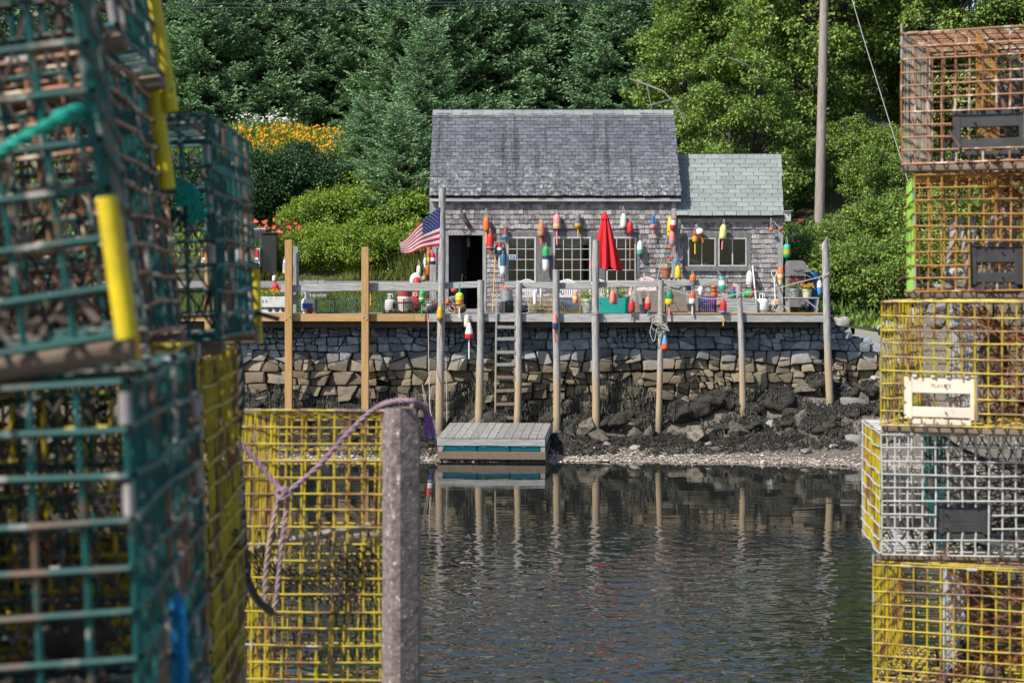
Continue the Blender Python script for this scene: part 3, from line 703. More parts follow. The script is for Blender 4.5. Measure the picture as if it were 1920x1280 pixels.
def rpile(label, pt, pb, yt, yb, wpx, d=44.86, m=PILEW, name='pile', knots=True, slant=False):
    """round harbour pile from (pt,yt) to (pb,yb) in photo units at distance d"""
    top = W(pt, yt, d); x1 = wx(pb, d); r = wpx / 2 * d / F; zg = beach(x1, d) - .15
    zb = min(zg, wz(yb, d)); t = thing(name, label, 'pile', (x1, d, zb))
    n = 16; pts = []; rr = []; ph = U(0, 6)
    for i in range(n + 1):
        u = i / n; z = zb + (top.z - zb) * u; x = x1 + (top.x - x1) * u + .008 * math.sin(u * 7 + ph)
        pts.append((x, d + .006 * math.sin(u * 5 + ph), z)); rr.append(r * (1.1 - .16 * u) * (1 + .04 * math.sin(u * 23 + ph)))
    b = MB(); b.tube(pts, rr, 10)
    if slant:
        o = len(b.v) - 10
        for k in range(10): b.v[o + k] = (b.v[o + k][0], b.v[o + k][1], b.v[o + k][2] + .10 * (b.v[o + k][0] - top.x) / r + U(-.015, .03))
    if knots:
        k_ = b
        for _ in range(9):
            u = U(.08, .95); i = int(u * n); p = pts[i]; k_.ball((p[0] + U(-.5, .5) * r, p[1] - r * .82, p[2]), U(.014, .026), 6, sz=(1, .5, 1.2))
    b.build('shaft', m, t, 60)
    return t
def post(label, px, yt, yb, wpx, d, m=TANW, dep=None, name='timber_post', cat='post', bolts=()):
    x = wx(px, d); zt = wz(yt, d); s = wpx * d / F; zb = min(wz(yb, d), beach(x, d) - .1) if yb > 650 else wz(yb, d)
    t = thing(name, label, cat, (x, d, zb)); b = MB(); b.cbox((x, d, (zt + zb) / 2), (s, dep or s, zt - zb), .008); b.build('timber', m, t)
    if bolts:
        for bx_, by_ in bolts: k = MB(); k.lathe([(.018, 0), (.018, .008), (.011, .02), (.001, .024)], 8, (wx(bx_, d), d - (dep or s) / 2, wz(by_, d)), RX(math.radians(90))); k.build('bolt', mat('galvanised bolt', (.55, .56, .58), None, 9, .4, 0, metal=.9), t, 40)
    return t
post('tall new tan post at the left of the long rail, bolted to the deck beam', 541.5, 450, 845, 13.5, 44.86, bolts=((537, 598), (544, 592)))
post('new tan post in the middle of the long rail under the bushes', 685, 463, 845, 13.5, 44.86, bolts=((682, 594), (688, 598)))
post('tan post half hidden behind the green traps by the white truck', 391, 452, 845, 12.5, 44.86, bolts=((388, 594), (394, 600)))
post('short tan post behind the green traps, thinner than its neighbour', 401.5, 490, 588, 8, 45.3)
post('grey weathered post standing right behind the tall tan post', 555, 463, 586, 10, 45.2, GREYW)
rpile('tallest grey pile, the one flying the striped flag', 830, 824, 353, 800, 14)
rpile('grey pile just left of the ladder, below the doorway', 902, 898, 525, 800, 13.5)
rpile('crooked grey pile just right of the ladder', 974, 970, 530, 800, 12.5)
rpile('grey pile standing at the right rear corner of the floating dock', 1043, 1044, 505, 830, 13.5)
rpile('stout grey pile in front of the red umbrella', 1117, 1117, 450, 822, 14)
rpile('slim grey pile wrapped with a coil of rope', 1240, 1235, 525, 812, 11)
rpile('knobbly short grey pile right of the rail end', 1386, 1395, 533, 790, 12)
rpile('grey pile with a slanted broken top at the far right deck corner', 1546, 1557, 452, 790, 14, slant=True)

def rail(label, pa, ya, pb, yb, h, d=44.97, th=.05, m=GREYWH):
    p, q = W(pa, ya, d), W(pb, yb, d); t = thing('rail_board', label, 'rail', (p.x, d, p.z - h * d / F / 2), 'grey rails along the deck edge'); b = MB()
    L = (q - p).length; c = (p + q) / 2; R = RY(-math.atan2(q.z - p.z, q.x - p.x)); b.cbox(c, (L, th, h * d / F), .01, R); 
    b.build('board', m, t)
rail('pale grey rail board between the two tan posts', 527, 541.5, 690, 538, 13.5, 44.97)
rail('pale grey rail board from the middle tan post to the flag pile', 692, 538, 826, 538, 15.5, 44.99)
rail('short grey rail board across the bottom of the doorway', 826, 536, 905, 533, 12, 45.0)
rail('grey rail board in front of the white chairs, left of the red umbrella', 946, 534, 1117, 537, 12, 44.97)
rail('grey rail board right of the red umbrella, ending by the yellow topped posts', 1118, 534, 1352, 529, 11, 45.0)

def ladder():
    d = 44.88; t = thing('ladder', 'wooden ladder hanging from the deck edge down to the floating dock', 'ladder', W(948, 792, d))
    for a_, b_, y0, y1 in ((931, 928, 541, 792), (966.5, 966, 541, 792)):
        b = MB(); p, q = W(a_, y0, d), W(b_, y1, d); b.tube([p, (p + q) / 2, q], .028, 4); b.build('side_rail', PILEW, t)
    for y in (613, 635, 660, 683, 707, 732, 757, 783):
        b = MB(); p = W(948, y, d - .035); b.box(p, (.46, .03, .075), RY(U(-.03, .03))); b.build('rung', BOARDS if y < 690 else BROWNW, t)
ladder()

def floating_dock():
    O = Vector((wx(821, 42.3), 42.3, .0)); t = thing('floating_dock', 'low plank floating dock with blue foam sides grounded at the shore', 'dock', O, None, (math.radians(3.4), 0, math.radians(-4.5)))
    Wd, Ln = 2.43, 2.45
    b = MB(); n = 13
    for i in range(n): b.bx(i * Wd / n + .006, (i + 1) * Wd / n - .006, -.02, Ln, .531 + U(-.002, .004), .566 + U(-.004, .004))
    b.build('planking', BOARDS, t, None, False)
    b = MB(); b.bx(0, Wd, -.02, .03, .38, .528); b.bx(0, Wd, Ln - .05, Ln, .38, .528); b.bx(-.02, .02, .032, Ln - .052, .38, .528); b.bx(Wd - .02, Wd + .02, .032, Ln - .052, .38, .528); b.build('rim_board', GREYWH, t, None, False)
    BLUE = mat('turquoise foam', (.02, .42, .52), (.015, .32, .42), 5, .6, .15, .01, (1, 1, 6))
    for (a_, c) in ((.12, .88), (.9, 1.62), (1.64, 2.31)):
        b = MB(); b.cbox(((a_ + c) / 2, Ln / 2, .31), (c - a_, Ln - .16, .15), .02); b.build('foam_block', BLUE, t, None, False)
    for x in (.05, Wd - .05):
        for y in (0, Ln - .07): b = MB(); b.bx(x - .05, x + .05, y, y + .07, .237, .378); b.build('corner_block', GREYW, t, None, False)
    for x in (.55, 1.05, 1.55, 1.95): b = MB(); b.bx(x - .05, x + .05, .0, .05, .345, .377); b.build('spacer_block', GREYW, t, None, False)
    b = MB(); b.bx(-.01, Wd + .01, .0, .11, .07, .235); b.bx(-.01, Wd + .01, Ln - .11, Ln, -.15, .235); b.bx(-.01, .1, .112, Ln - .112, .05, .23); b.bx(Wd - .1, Wd + .01, .112, Ln - .112, .05, .23); b.build('skid', BROWNW, t, None, False)
floating_dock()
# ------------------------------------------------------------------ trees and plants (leaf meshes built with numpy)
def unit(a): return a / np.maximum(np.linalg.norm(a, axis=-1, keepdims=True), 1e-9)
def leaf_quads(p, d, nrm, ln, wd):
    """diamond leaves: base p, direction d, facing nrm"""
    s = unit(np.cross(d, nrm)); m = p + d * (ln * .45)[:, None]
    fold = nrm * (wd * .25)[:, None]
    return np.stack([p, m + s * (wd * .5)[:, None] + fold, p + d * ln[:, None], m - s * (wd * .5)[:, None] + fold], 1)
def spruce_meshes(seed, H, R, rise=.12):
    r = np.random.default_rng(seed); P = []; D = []; br = MB(); z = .25
    br.tube([(0, 0, -.6), (0, 0, H * .5), (0, 0, H)], [.16, .1, .02], 8)
    limbs = []
    while z < H - .15:
        f = 1 - z / H; nb = int(r.integers(7, 9)) if f > .15 else 5; a0 = r.uniform(0, 6.28)
        for k in range(nb):
            a = a0 + 6.283 * k / nb + r.normal(0, .22); L = 1.18 * R * (f ** .62) * r.uniform(.72, 1.18) + .12
            zz = z + r.uniform(-.16, .16); el = r.uniform(-.30, .10) + .5 * (1 - f) ** 2
            n = max(4, int(L / .16)); s = np.linspace(.1, 1, n)
            rad = L * s * math.cos(el); hz_ = zz + L * (s * math.sin(el) + .20 * s ** 3 - .06 * np.sin(s * 3.1))
            ax = np.stack([rad * math.cos(a), rad * math.sin(a), hz_], 1)
            if L > .7: limbs.append(ax[::3])
            dirr = unit(np.gradient(ax, axis=0)); side = np.stack([-np.sin(a) * np.ones(n), np.cos(a) * np.ones(n), np.zeros(n)], 1)
            for sg in (-1, 1):
                for i in range(1, n):
                    if r.random() < .16: continue
                    tl = (1.05 - s[i]) * L * .42 + .16; tl *= r.uniform(.7, 1.2)
                    td = unit(dirr[i] * .75 + side[i] * sg * r.uniform(.55, .95) + np.array([0, 0, r.uniform(-.14, .06)]))
                    m = max(2, int(tl / .085)); q = np.linspace(.08, 1, m)[:, None]
                    pp = ax[i] + td * tl * q + np.array([0, 0, -.10]) * tl * q ** 2
                    for sub in (0, 1):
                        P.append(pp + r.normal(0, .018, pp.shape))
                        D.append(unit(td + side[i] * sg * r.normal(0, .55, (m, 1)) + r.normal(0, .22, pp.shape) + np.array([0, 0, .10])))
            P.append(ax); D.append(unit(dirr + r.normal(0, .2, ax.shape)))
        z += r.uniform(.34, .50) * (.6 + .4 * f) * 1.05
    P = np.concatenate(P); D = np.concatenate(D); n = len(P)
    O_ = P * np.array([1, 1, 0]); O_ = unit(O_); nr = unit(np.array([0, 0, .55]) + O_ * .75 + r.normal(0, .42, P.shape))
    V = leaf_quads(P, D, nr, r.uniform(.14, .24, n), r.uniform(.06, .10, n))
    for l in limbs: br.tube(l, [.028 * (1 - i / len(l)) + .006 for i in range(len(l))], 4, 0, False)
    return V, br
def broad_meshes(seed, H, R, z0=.6, clumps=210, per=120, leaf=.115, droop=.25, trunk=.14, skew=1.0):
    r = np.random.default_rng(seed); br = MB(); P = []; D = []; Nn = []
    forks = []
    if trunk:
        nt_ = 3 if H > 5 else 4
        for k in range(nt_):
            a = r.uniform(0, 6.28); pts = [(0, 0, -.5)]
            for q in (.25, .5, .75, .97): pts.append((math.cos(a) * R * .38 * q + r.normal(0, .1), math.sin(a) * R * .38 * q + r.normal(0, .1), H * q))
            br.tube(pts, [trunk, trunk * .8, trunk * .6, trunk * .4, trunk * .15], 7); forks += pts[1:]
    C = []
    while len(C) < clumps:
        u = r.uniform(-1, 1, 3); n = np.linalg.norm(u)
        if n > 1 or r.random() > n ** 1.4: continue
        h = .5 + .5 * u[2]; prof = (math.sin(min(1, h * 1.15 + .12) * math.pi * .62) * (1.1 - .35 * h)) * skew
        c = np.array([u[0] * R * prof, u[1] * R * prof, z0 + (H - z0) * h])
        c += .45 * R * .3 * np.array(mnoise.noise_vector(Vector(c * .8 + seed)))
        C.append(c)
    for c in C:
        cr = r.uniform(.28, .62) * min(1, R / 1.6); n = int(per * r.uniform(.5, 1.3))
        off = unit(r.normal(0, 1, (n, 3))) * (r.uniform(.15, 1, (n, 1)) ** .6) * cr * np.array([1, 1, .62])
        p = c + off; out = unit(off + .6 * unit(c - np.array([0, 0, H * .45]))[None] * cr)
        P.append(p); D.append(unit(out * .6 + r.normal(0, .55, (n, 3)) + np.array([0, 0, -droop]))); Nn.append(unit(out * .5 + np.array([0, 0, .75]) + r.normal(0, .42, (n, 3))))
        if forks and r.random() < .45:
            f = min(forks, key=lambda q: (q[0] - c[0]) ** 2 + (q[1] - c[1]) ** 2 + (q[2] - c[2]) ** 2 + (3 if q[2] > c[2] else 0))
            m = (Vector(f) + Vector(c)) / 2 + Vector((0, 0, .1)); br.tube([f, m, c], [.035, .022, .008], 4, 0, False)
    P = np.concatenate(P); n = len(P)
    V = leaf_quads(P, np.concatenate(D), np.concatenate(Nn), r.uniform(.75, 1.25, n) * leaf, r.uniform(.5, .8, n) * leaf)
    return V, br
def plant(name, cat, label, V, br, mlist, group, parts=('crown', 'trunk'), mi=None):
    t = thing(name, label, cat, (0, 0, 0), group); quad_mesh(parts[0], V, mlist, t, mi)
    if br is not None and br.v: br.build(parts[1], BARK, t, 60, False)
    return t
class Kind:
    """prototypes of one plant kind, placed first as themselves and then as copies"""
    def __init__(s, protos): s.p = protos; s.used = [False] * len(protos); s.i = 0
    def put(s, label, x, y, sc=1, i=None, dz=0, rz=None):
        k = s.i % len(s.p) if i is None else i; s.i += 1; o = s.p[k]; z = ground(x, y) + dz; rz = U(0, 6.28) if rz is None else rz
        if not s.used[k]:
            s.used[k] = True; o.location = (x, y, z); o.rotation_euler = (0, 0, rz); o.scale = sc if hasattr(sc, '__len__') else (sc,) * 3; o['label'] = label; return o
        return dup(o, (x, y, z), (0, 0, rz), label, sc)

G1 = 'dense spruces on the bank behind the shack'
spr = Kind([plant('spruce_tree', 'tree', 'x', *spruce_meshes(11 + i, h, r_), SPRUCE, G1) for i, (h, r_) in enumerate(((9.5, 3.0), (8.5, 2.8), (10.5, 3.2)))])
def X(px, d): return wx(px, d)
ordn = ['first', 'second', 'third', 'fourth', 'fifth', 'sixth', 'seventh', 'eighth', 'ninth', 'tenth', 'eleventh']
for i, px in enumerate((-40, 110, 255, 385, 520, 650, 775, 905, 1030, 1150, 1260)):
    spr.put('%s dark spruce from the left in the front row of the evergreen bank' % ordn[i], X(px, 73 + (i % 3)), 73 + (i % 3) + U(-.4, .4), U(.74, .88), dz=-.3)
for i, px in enumerate((-20, 60, 140, 225, 300, 385, 465, 540, 625, 700)):
    spr.put('%s mid sized spruce from the left in the middle row of the evergreen bank' % ordn[i], X(px * 1.8, 76.5), 76.5 + U(-.6, .6), U(.74, .86), dz=-.3)
for i, px in enumerate((30, 180, 320, 455, 590, 715, 840, 965, 1090, 1215)):
    spr.put('%s tall spruce from the left in the back row of the evergreen bank' % ordn[i], X(px, 78.5), 78.5 + U(-1, 1), U(.7, .8), dz=-.4)
for i, px in enumerate((60, 330, 1000, 1170, 1450, 1700, 1950)):
    spr.put('%s spruce from the left along the hill crest, mostly hidden by nearer trees' % ordn[i], X(px, 86), 86 + U(-1, 1), 1.0, dz=-.5)
spr.put('low spruce with spreading boughs close behind the left end of shack roof', X(752, 63.5), 63.5, (.62, .62, .52), 1)
spr.put('small spruce above the bramble bank, left of the low spruce beside the shack', X(690, 65.5), 65.5, (.50, .50, .42), 0)
spr.put('young spruce on the right edge of the golden flower bed', X(800, 68), 68, (.55, .55, .55), 2)

G2 = 'leafy trees right of the shack'
brd = Kind([plant('alder_tree', 'tree', 'x', *broad_meshes(31 + i, h, r_, .5, 230, 190, .125), LEAFM, G2) for i, (h, r_) in enumerate(((9.0, 2.9), (8.0, 2.6)))])
for lab, px, d, sc in (('bright leafy alder rising straight behind the annex roof', 1385, 58.5, .9), ('leafy alder between the shack ridge and the spruces', 1300, 66, 1.0), ('tall leafy alder behind the top of the utility pole', 1520, 63, 1.15),
                       ('leafy tree in the dark gap right of the utility pole', 1700, 66, 1.1), ('leafy tree above the rusty lobster trap stack', 1830, 62, 1.15), ('alder crown filling the sky gap over the annex', 1420, 70, 1.2),
                       ('leafy tree at the far right edge behind the trap stack', 2010, 60, 1.1), ('tall alder behind the others, left of the utility pole', 1610, 73, 1.3)):
    brd.put(lab, X(px, d), d, sc, dz=-.2)
G3 = 'leafy shrubs at the right of the annex'
shr = Kind([plant('leafy_shrub', 'shrub', 'x', *broad_meshes(51 + i, 2.9, 1.35, .0, 100, 150, .10, .2, .04, 1.15), LEAFM, G3, ('foliage', 'stem')) for i in range(2)])
for lab, px, d, sc in (('leafy shrub behind the grill', 1515, 51.5, .78), ('leafy shrub at the foot of the utility pole', 1585, 53.5, .62), ('low shrub beside the right corner of the deck', 1600, 48.6, .78),
                       ('scrubby shrub on the slope just right of the utility pole', 1640, 57.5, .8), ('low scrub in the dark gap above the yellow traps', 1690, 59.5, .9), ('round shrub on the slope behind the pole foot', 1600, 60.5, .85), ('tall shrub between utility pole and trap stack', 1665, 53, .9), ('shrub at the top of the pale rubble bank', 1668, 48.2, .7), ('shrub just right of the annex wall', 1492, 53.6, .72), ('shrub hidden behind the rust coloured trap stack', 1770, 52, 1.05), ('dense shrub low behind the yellow traps', 1730, 48.5, .9), ('shrub right of the deck end, behind the slanted pile', 1565, 49.6, .85)):
    shr.put(lab, X(px, d), d, sc, dz=-.1)
G4 = 'bramble bushes on the bank left of the shack'
brm = Kind([plant('bramble_bush', 'bush', 'x', *broad_meshes(71 + i, 1.9, 1.7, -.2, 120, 130, .10, .1, .03, 1.2), LEAFB, G4, ('foliage', 'stem')) for i in range(2)])
for lab, px, d, sc in (('bright bramble bush behind the flag', 780, 61.6, .85), ('bright bramble bush low on the bank left of the flag', 715, 61.3, .8), ('bramble bush low on the bank behind the middle post', 650, 61.4, .8), ('bramble bush just right of the black truck', 590, 61.6, .72),
                       ('bramble bush halfway up the bank against the shack', 790, 63.4, 1.0), ('bramble bush halfway up the bank, second from the shack', 730, 63.2, 1.0), ('bramble bush halfway up the bank above the middle post', 665, 63.3, .95), ('bramble bush halfway up the bank above the truck roof', 605, 63.4, .85),
                       ('topmost bramble bush on the bank beside the shack roof', 770, 65.0, 1.0), ('topmost bramble bush below the small spruce', 700, 64.9, .95)):
    brm.put(lab, X(px, d), d, sc, dz=-.15)
G5 = 'dark hedge bushes under the flower bed'
hdg = Kind([plant('dark_bush', 'bush', 'x', *broad_meshes(91, 2.5, 1.7, -.2, 130, 130, .10, .1, .03, 1.2), LEAFD, G5, ('foliage', 'stem'))])
for lab, px, d, sc in (('rounded dark green bush under the golden flower bed', 520, 65.2, 1.0), ('dark green bush behind the coral lilies, left side', 465, 64.6, .95), ('dark green bush between the flower bed and the bramble bank', 585, 65.4, .9), ('dark bush seen between the two green trap columns', 365, 64.5, .95), ('dark bush hidden behind the left trap stack', 290, 64.5, 1.0), ('second dark bush hidden behind the left trap stack', 200, 64.5, 1.0)):
    hdg.put(lab, X(px, d), d, sc, dz=-.1)

def flowers(name, label, pts, hgt, petal, npet, psz, leafm, nleaf, leafl, spread=.25, cols=None):
    """a clump: upright leaves and open blossoms"""
    r = np.random.default_rng(len(label)); V = []; mi = []; ms = [leafm] + (cols or [petal])
    for (x, y, z) in pts:
        n = nleaf; p = np.array([x, y, z]) + r.normal(0, spread, (n, 3)) * np.array([1, 1, 0]); d = unit(np.array([0, 0, 1]) + r.normal(0, .35, (n, 3)))
        V.append(leaf_quads(p, d, unit(r.normal(0, 1, (n, 3)) + np.array([0, -.6, 0])), r.uniform(.6, 1.1, n) * leafl, np.full(n, leafl * .09 + .012))); mi += [0] * n
        for _ in range(npet):
            c = np.array([x + r.normal(0, spread), y + r.normal(0, spread), z + hgt * r.uniform(.72, 1.08)]); k = 6; f = unit(np.array([r.normal(0, .5), -.7, .6 + r.normal(0, .4)]))
            a = unit(np.cross(f, [0.3, .2, 1])); b = np.cross(f, a); an = np.arange(k) * 6.283 / k; d = unit(np.outer(np.cos(an), a) + np.outer(np.sin(an), b) + .45 * f)
            V.append(leaf_quads(np.tile(c, (k, 1)), d, np.tile(f, (k, 1)), np.full(k, psz), np.full(k, psz * .6))); mi += [1 + int(r.integers(0, len(ms) - 1))] * k
            st = leaf_quads(c[None] - np.array([[0, 0, hgt * .7]]), unit(np.array([[r.normal(0, .1), 0, 1]])), np.array([[0, -1.0, 0]]), np.array([hgt * .7]), np.array([.02])); V.append(st); mi += [0]
    return props(quad_mesh(name, np.concatenate(V), ms, None, mi), label, 'flowers')
def row(px0, px1, d0, d1, n, dz=0): return [(X(px, d), d, ground(X(px, d), d) + dz) for px, d in ((U(px0, px1), U(d0, d1)) for _ in range(n))]
flowers('golden_flower_bed', 'golden yellow daisy bed in bloom on the bank above the dark bush', [(x, y, z + .25) for x, y, z in row(448, 655, 67.0, 70.0, 90)], .95, PETALY, 11, .07, LEAFB, 90, 1.0)
flowers('white_flower_clump', 'white and pale flowers at the upper left end of the golden bed', row(450, 545, 70.2, 71, 22, .3), 1.0, PETALW, 6, .055, LEAFM, 60, .9, .3, [PETALW])
flowers('violet_flower_clump', 'violet flower spikes seen between the two left trap columns', row(335, 385, 67.5, 69, 14, .4), 1.2, PETALP, 16, .06, LEAFM, 60, 1.0, .2, [PETALP, PETALP, PETALW])
flowers('daylily_clump', 'coral red daylilies in bloom above the parked black truck', row(466, 560, 61.9, 62.8, 26), .95, PETALO, 2, .095, LILYL, 70, .75, .22)
flowers('wild_white_flowers', 'small white flower heads in the shrubs between grill and utility pole', [(X(px, 50.2), 50.2, wz(py, 50.2) - .4) for px, py in ((1492, 440), (1500, 455), (1512, 462), (1490, 470), (1517, 478), (1530, 492), (1498, 490), (1520, 450), (1535, 470))], .42, PETALW, 4, .05, LEAFM, 10, .3, .12)
# grass: between the deck and the road, the verge and the foot of the bank
def grass(name, label, n, px0, px1, y0, y1, h, m, seed, wd=.02):
    r = np.random.default_rng(seed); y = r.uniform(y0, y1, n); x = (r.uniform(px0, px1, n) - 960) / F * y
    keep = ~((y > 56.6) & (y < 59.9)); x, y = x[keep], y[keep]; n = len(x)
    z = np.array([ground(float(a_), float(b_)) for a_, b_ in zip(x, y)]) - .01; p = np.stack([x, y, z], 1)
    hh = h * r.uniform(.4, 1.2, n) * np.clip(.75 + .5 * np.sin(x * 1.7) * np.cos(y * 1.3), .4, 1.3)
    d = unit(np.array([0, 0, 1.0]) + r.normal(0, .35, (n, 3))); V = leaf_quads(p, d, unit(r.normal(0, 1, (n, 3)) * np.array([1, 1, .1])), hh, np.full(n, wd))
    props(quad_mesh(name, V, m), label, name.replace('_', ' '), kind='stuff')
grass('grass', 'short green grass between deck, road and bank', 26000, 300, 810, 46.8, 62.5, .20, GRASSM, 5)
grass('dry_grass', 'pale dry grass tufts along the roadside bank', 7000, 440, 815, 60.0, 62.6, .42, DRYG, 6)
grass('undergrowth', 'low green undergrowth covering the hillside', 34000, -60, 1330, 62, 80, .42, LEAFM, 8, .09)
grass('undergrowth', 'low green undergrowth on the right hand slope', 22000, 1480, 2100, 46.3, 68, .45, LEAFM, 9, .09)
def long_grass():
    r = np.random.default_rng(4); n = 1500; x = X(785, 60.4) + r.normal(0, .35, n); y = 60.5 + r.normal(0, .25, n); p = np.stack([x, y, np.array([ground(a_, b_) for a_, b_ in zip(x, y)])], 1)
    d = unit(np.array([0, -.1, 1.0]) + r.normal(0, .28, (n, 3))); props(quad_mesh('tall_grass_tuft', leaf_quads(p, d, unit(r.normal(0, 1, (n, 3))), r.uniform(.5, 1.15, n), np.full(n, .022)), DRYG), 'tuft of tall pale grass below the flag fly end', 'grass')
long_grass()

# ------------------------------------------------------------------ utility pole, its guy wire, overhead lines, far lattice and house front
def utility_pole():
    d = 55.0; p, q = W(1534.5, 425, d), W(1546, -30, d); p.z = ground(p.x, d) - .3
    t = thing('utility_pole', 'tall bare wooden utility pole rising out of the frame right of the annex', 'utility pole', p)
    b = MB(); top = q + (q - p) * .35; n = 14; b.tube([p + (top - p) * i / n for i in range(n + 1)], [.15 - .035 * i / n for i in range(n + 1)], 14)
    b.build('shaft', mat('pole wood', (.33, .285, .25), (.18, .15, .13), 6, .9, .7, .015, (9, 9, .45), wear=((.12, .1, .09), .6, .68, 5, (4, 4, .5))), t, 60)
    b = MB(); c = p + (q - p) * .045; c.y -= .15; 
    b = MB(); b.tube([W(1580, -60, 54.5), W(1622, 82, 54.2), W(1690, 300, 53.8), W(1716, 384, 53.6)], .014, 5)
    g = thing('guy_wire', 'pale guy wire slanting down from the utility pole towards trap stack', 'wire', W(1690, 292, 53.8)); b.build('cable', mat('galvanised cable', (.45, .47, .48), None, 9, .5, 0, metal=.5), g, 60)
utility_pole()
WIREM = mat('overhead cable', (.05, .065, .085), None, 9, .6, 0)
for lab, ya, yb in (('upper overhead cable crossing the spruces at top left', 6, 3), ('lower overhead cable crossing the spruces at top left', 14, 9)):
    b = MB(); n = 16; pts = []
    for i in range(n + 1):
        u = i / n; pts.append(W(240 + 700 * u, ya + (yb - ya) * u + 3 * math.sin(u * 3.14), 66))
    pts = [W(-400, ya + 3, 66)] + pts + [W(1500, yb - 12, 66)]
    props(b.tube(pts, .012, 5).build('overhead_cable', WIREM), lab, 'cable')
def far_house():
    d = 90.0; t = thing('hill_house', 'pale blue clapboard house glimpsed at the top edge above the spruces', 'house', W(680, 60, d))
    b = MB(); x0, x1 = X(560, d), X(790, d); z1 = wz(9, d)
    b.bx(x0, x1, d, d + 6, ground(0, d) - 2, z1 + 3.0)
    b.build('wall', mat('pale blue paint', (.30, .36, .50), (.24, .29, .42), 3, .7, .1), t)
    c = MB()
    for i in range(12): c.bx(x0, x1, d - .03, d - .002, z1 + .04 + i * .24, z1 + .2 + i * .24)
    c.build('clapboards', mat('pale blue clapboard', (.42, .47, .58), None, 3, .7, .1, rnd=.06), t)
    c = MB(); zr = z1 + 3.0; c.add([(x0 - .3, d - .4, zr), (x1 + .3, d - .4, zr), (x1 + .3, d + 3, zr + 2), (x0 - .3, d + 3, zr + 2), (x0 - .3, d + 6.4, zr), (x1 + .3, d + 6.4, zr)], [(0, 1, 2, 3), (3, 2, 5, 4), (0, 3, 4), (1, 5, 2)]); c.build('roof', ROOFB, t)
far_house()
def dead_limb():
    t = thing('dead_limb', 'pale bare branch arching in front of the spruces above the shack ridge', 'branch', W(1195, 215, 57)); b = MB(); m = mat('bleached branch', (.2, .19, .17), (.12, .11, .1), 8, .9, .4)
    b.tube(spl([W(1180, 148, 58), W(1210, 158, 57.6), W(1245, 172, 57.2), W(1262, 192, 57), W(1285, 225, 57)]), .03, 6); b.tube([W(1262, 186, 57), W(1238, 192, 57), W(1215, 200, 57)], .025, 5); b.tube([W(1213, 160, 57.5), W(1222, 205, 57.3)], .02, 5); b.build('limb', m, t, 60)
    t = thing('dead_limb', 'short pale dead limb showing through the alder leaves above the annex', 'branch', W(1400, 122, 57.4)); b = MB(); b.tube([W(1365, 108, 57.2), W(1400, 122, 57.1), W(1412, 130, 57.4), W(1425, 140, 58.2)], .03, 5); b.build('limb', m, t, 60)
def spl(q): return [((Vector(q[max(0, int(i / 4) - 0)])).lerp(Vector(q[min(len(q) - 1, int(i / 4) + 1)]), (i % 4) / 4)) for i in range(4 * (len(q) - 1) + 1)]
dead_limb()
# ------------------------------------------------------------------ near wharf, lobster traps, ropes
def spline(pts, n=8):
    P = [Vector(p) for p in pts]; P = [P[0] * 2 - P[1]] + P + [P[-1] * 2 - P[-2]]; out = []
    for i in range(1, len(P) - 2):
        a_, b_, c, d = P[i - 1:i + 3]
        for k in range(n):
            t = k / n; out.append(.5 * ((2 * b_) + (c - a_) * t + (2 * a_ - 5 * b_ + 4 * c - d) * t * t + (3 * b_ - a_ - 3 * c + d) * t ** 3))
    out.append(P[-2]); return out
def twisted(b, pts, r, n=10, pitch=None, mi=0, strands=3):
    q = spline(pts, n); pitch = pitch or r * 9; ds = 0; S_ = [[] for _ in range(strands)]; up = None
    # resample finely
    L = [0]
    for i in range(1, len(q)): L.append(L[-1] + (q[i] - q[i - 1]).length)
    m = max(8, int(L[-1] / (pitch / 7))); res = []; j = 0
    for i in range(m + 1):
        s = L[-1] * i / m
        while j < len(L) - 2 and L[j + 1] < s: j += 1
        t = (s - L[j]) / max(1e-9, L[j + 1] - L[j]); res.append(q[j].lerp(q[j + 1], t))
    for i, p in enumerate(res):
        t = (res[min(i + 1, m)] - res[max(i - 1, 0)]).normalized()
        up = t.orthogonal().normalized() if up is None else (up - t * up.dot(t)).normalized()
        v = t.cross(up); s = L[-1] * i / m
        for k in range(strands):
            an = 2 * math.pi * (s / pitch + k / strands); S_[k].append(p + (up * math.cos(an) + v * math.sin(an)) * r * .52)
    for k in range(strands): b.tube(S_[k], r * .56, 5, mi)
    return b
WHARFZ = 2.53
def wharf():
    t = thing('wharf', 'weathered plank wharf under the near trap stacks, below the picture edge', 'wharf', (0, 3, WHARFZ)); b = MB(); y = -1.5
    while y < 6.3: b.bx(-3.4, 3.6, y, y + .192, WHARFZ - .05, WHARFZ - U(0, .003)); y += .2
    b.build('planking', BOARDS, t)
    for px in (-3.2, 0, 3.3):
        for py in (-1.0, 5.9): c = MB(); c.tube([(px, py, -.6), (px, py, WHARFZ - .06)], .14, 10); c.build('piling', PILEW, t, 60)
    t = thing('staging_platform', 'low plank staging holding up the green trap stacks', 'platform', (-1, 2.3, 3.2)); b = MB(); y = 1.3
    while y < 3.4: b.bx(-1.9, -.27, y, y + .115, 3.215, 3.249); y += .12
    b.build('planking', BOARDS, t)
    for x in (-1.8, -.42):
        for yy in (1.4, 3.2): c = MB(); c.bx(x, x + .09, yy, yy + .09, WHARFZ, 3.214); c.build('leg', GREYW, t)
wharf()
def wiremat(n, c, c2, rust, amt, pale=(.5, .48, .44), pa=.66): return mat(n, c, c2, 25, .55, .25, .002, wear=[(rust, amt, amt + .07, 9), (pale, pa, pa + .05, 14)], spec=.4)
WG = wiremat('teal coated wire', (.002, .085, .075), (.001, .042, .04), (.13, .07, .042), .53, (.30, .28, .25), .57)
WY = wiremat('yellow coated wire', (.45, .34, .009), (.29, .215, .008), (.16, .075, .025), .50, (.40, .37, .30), .64)
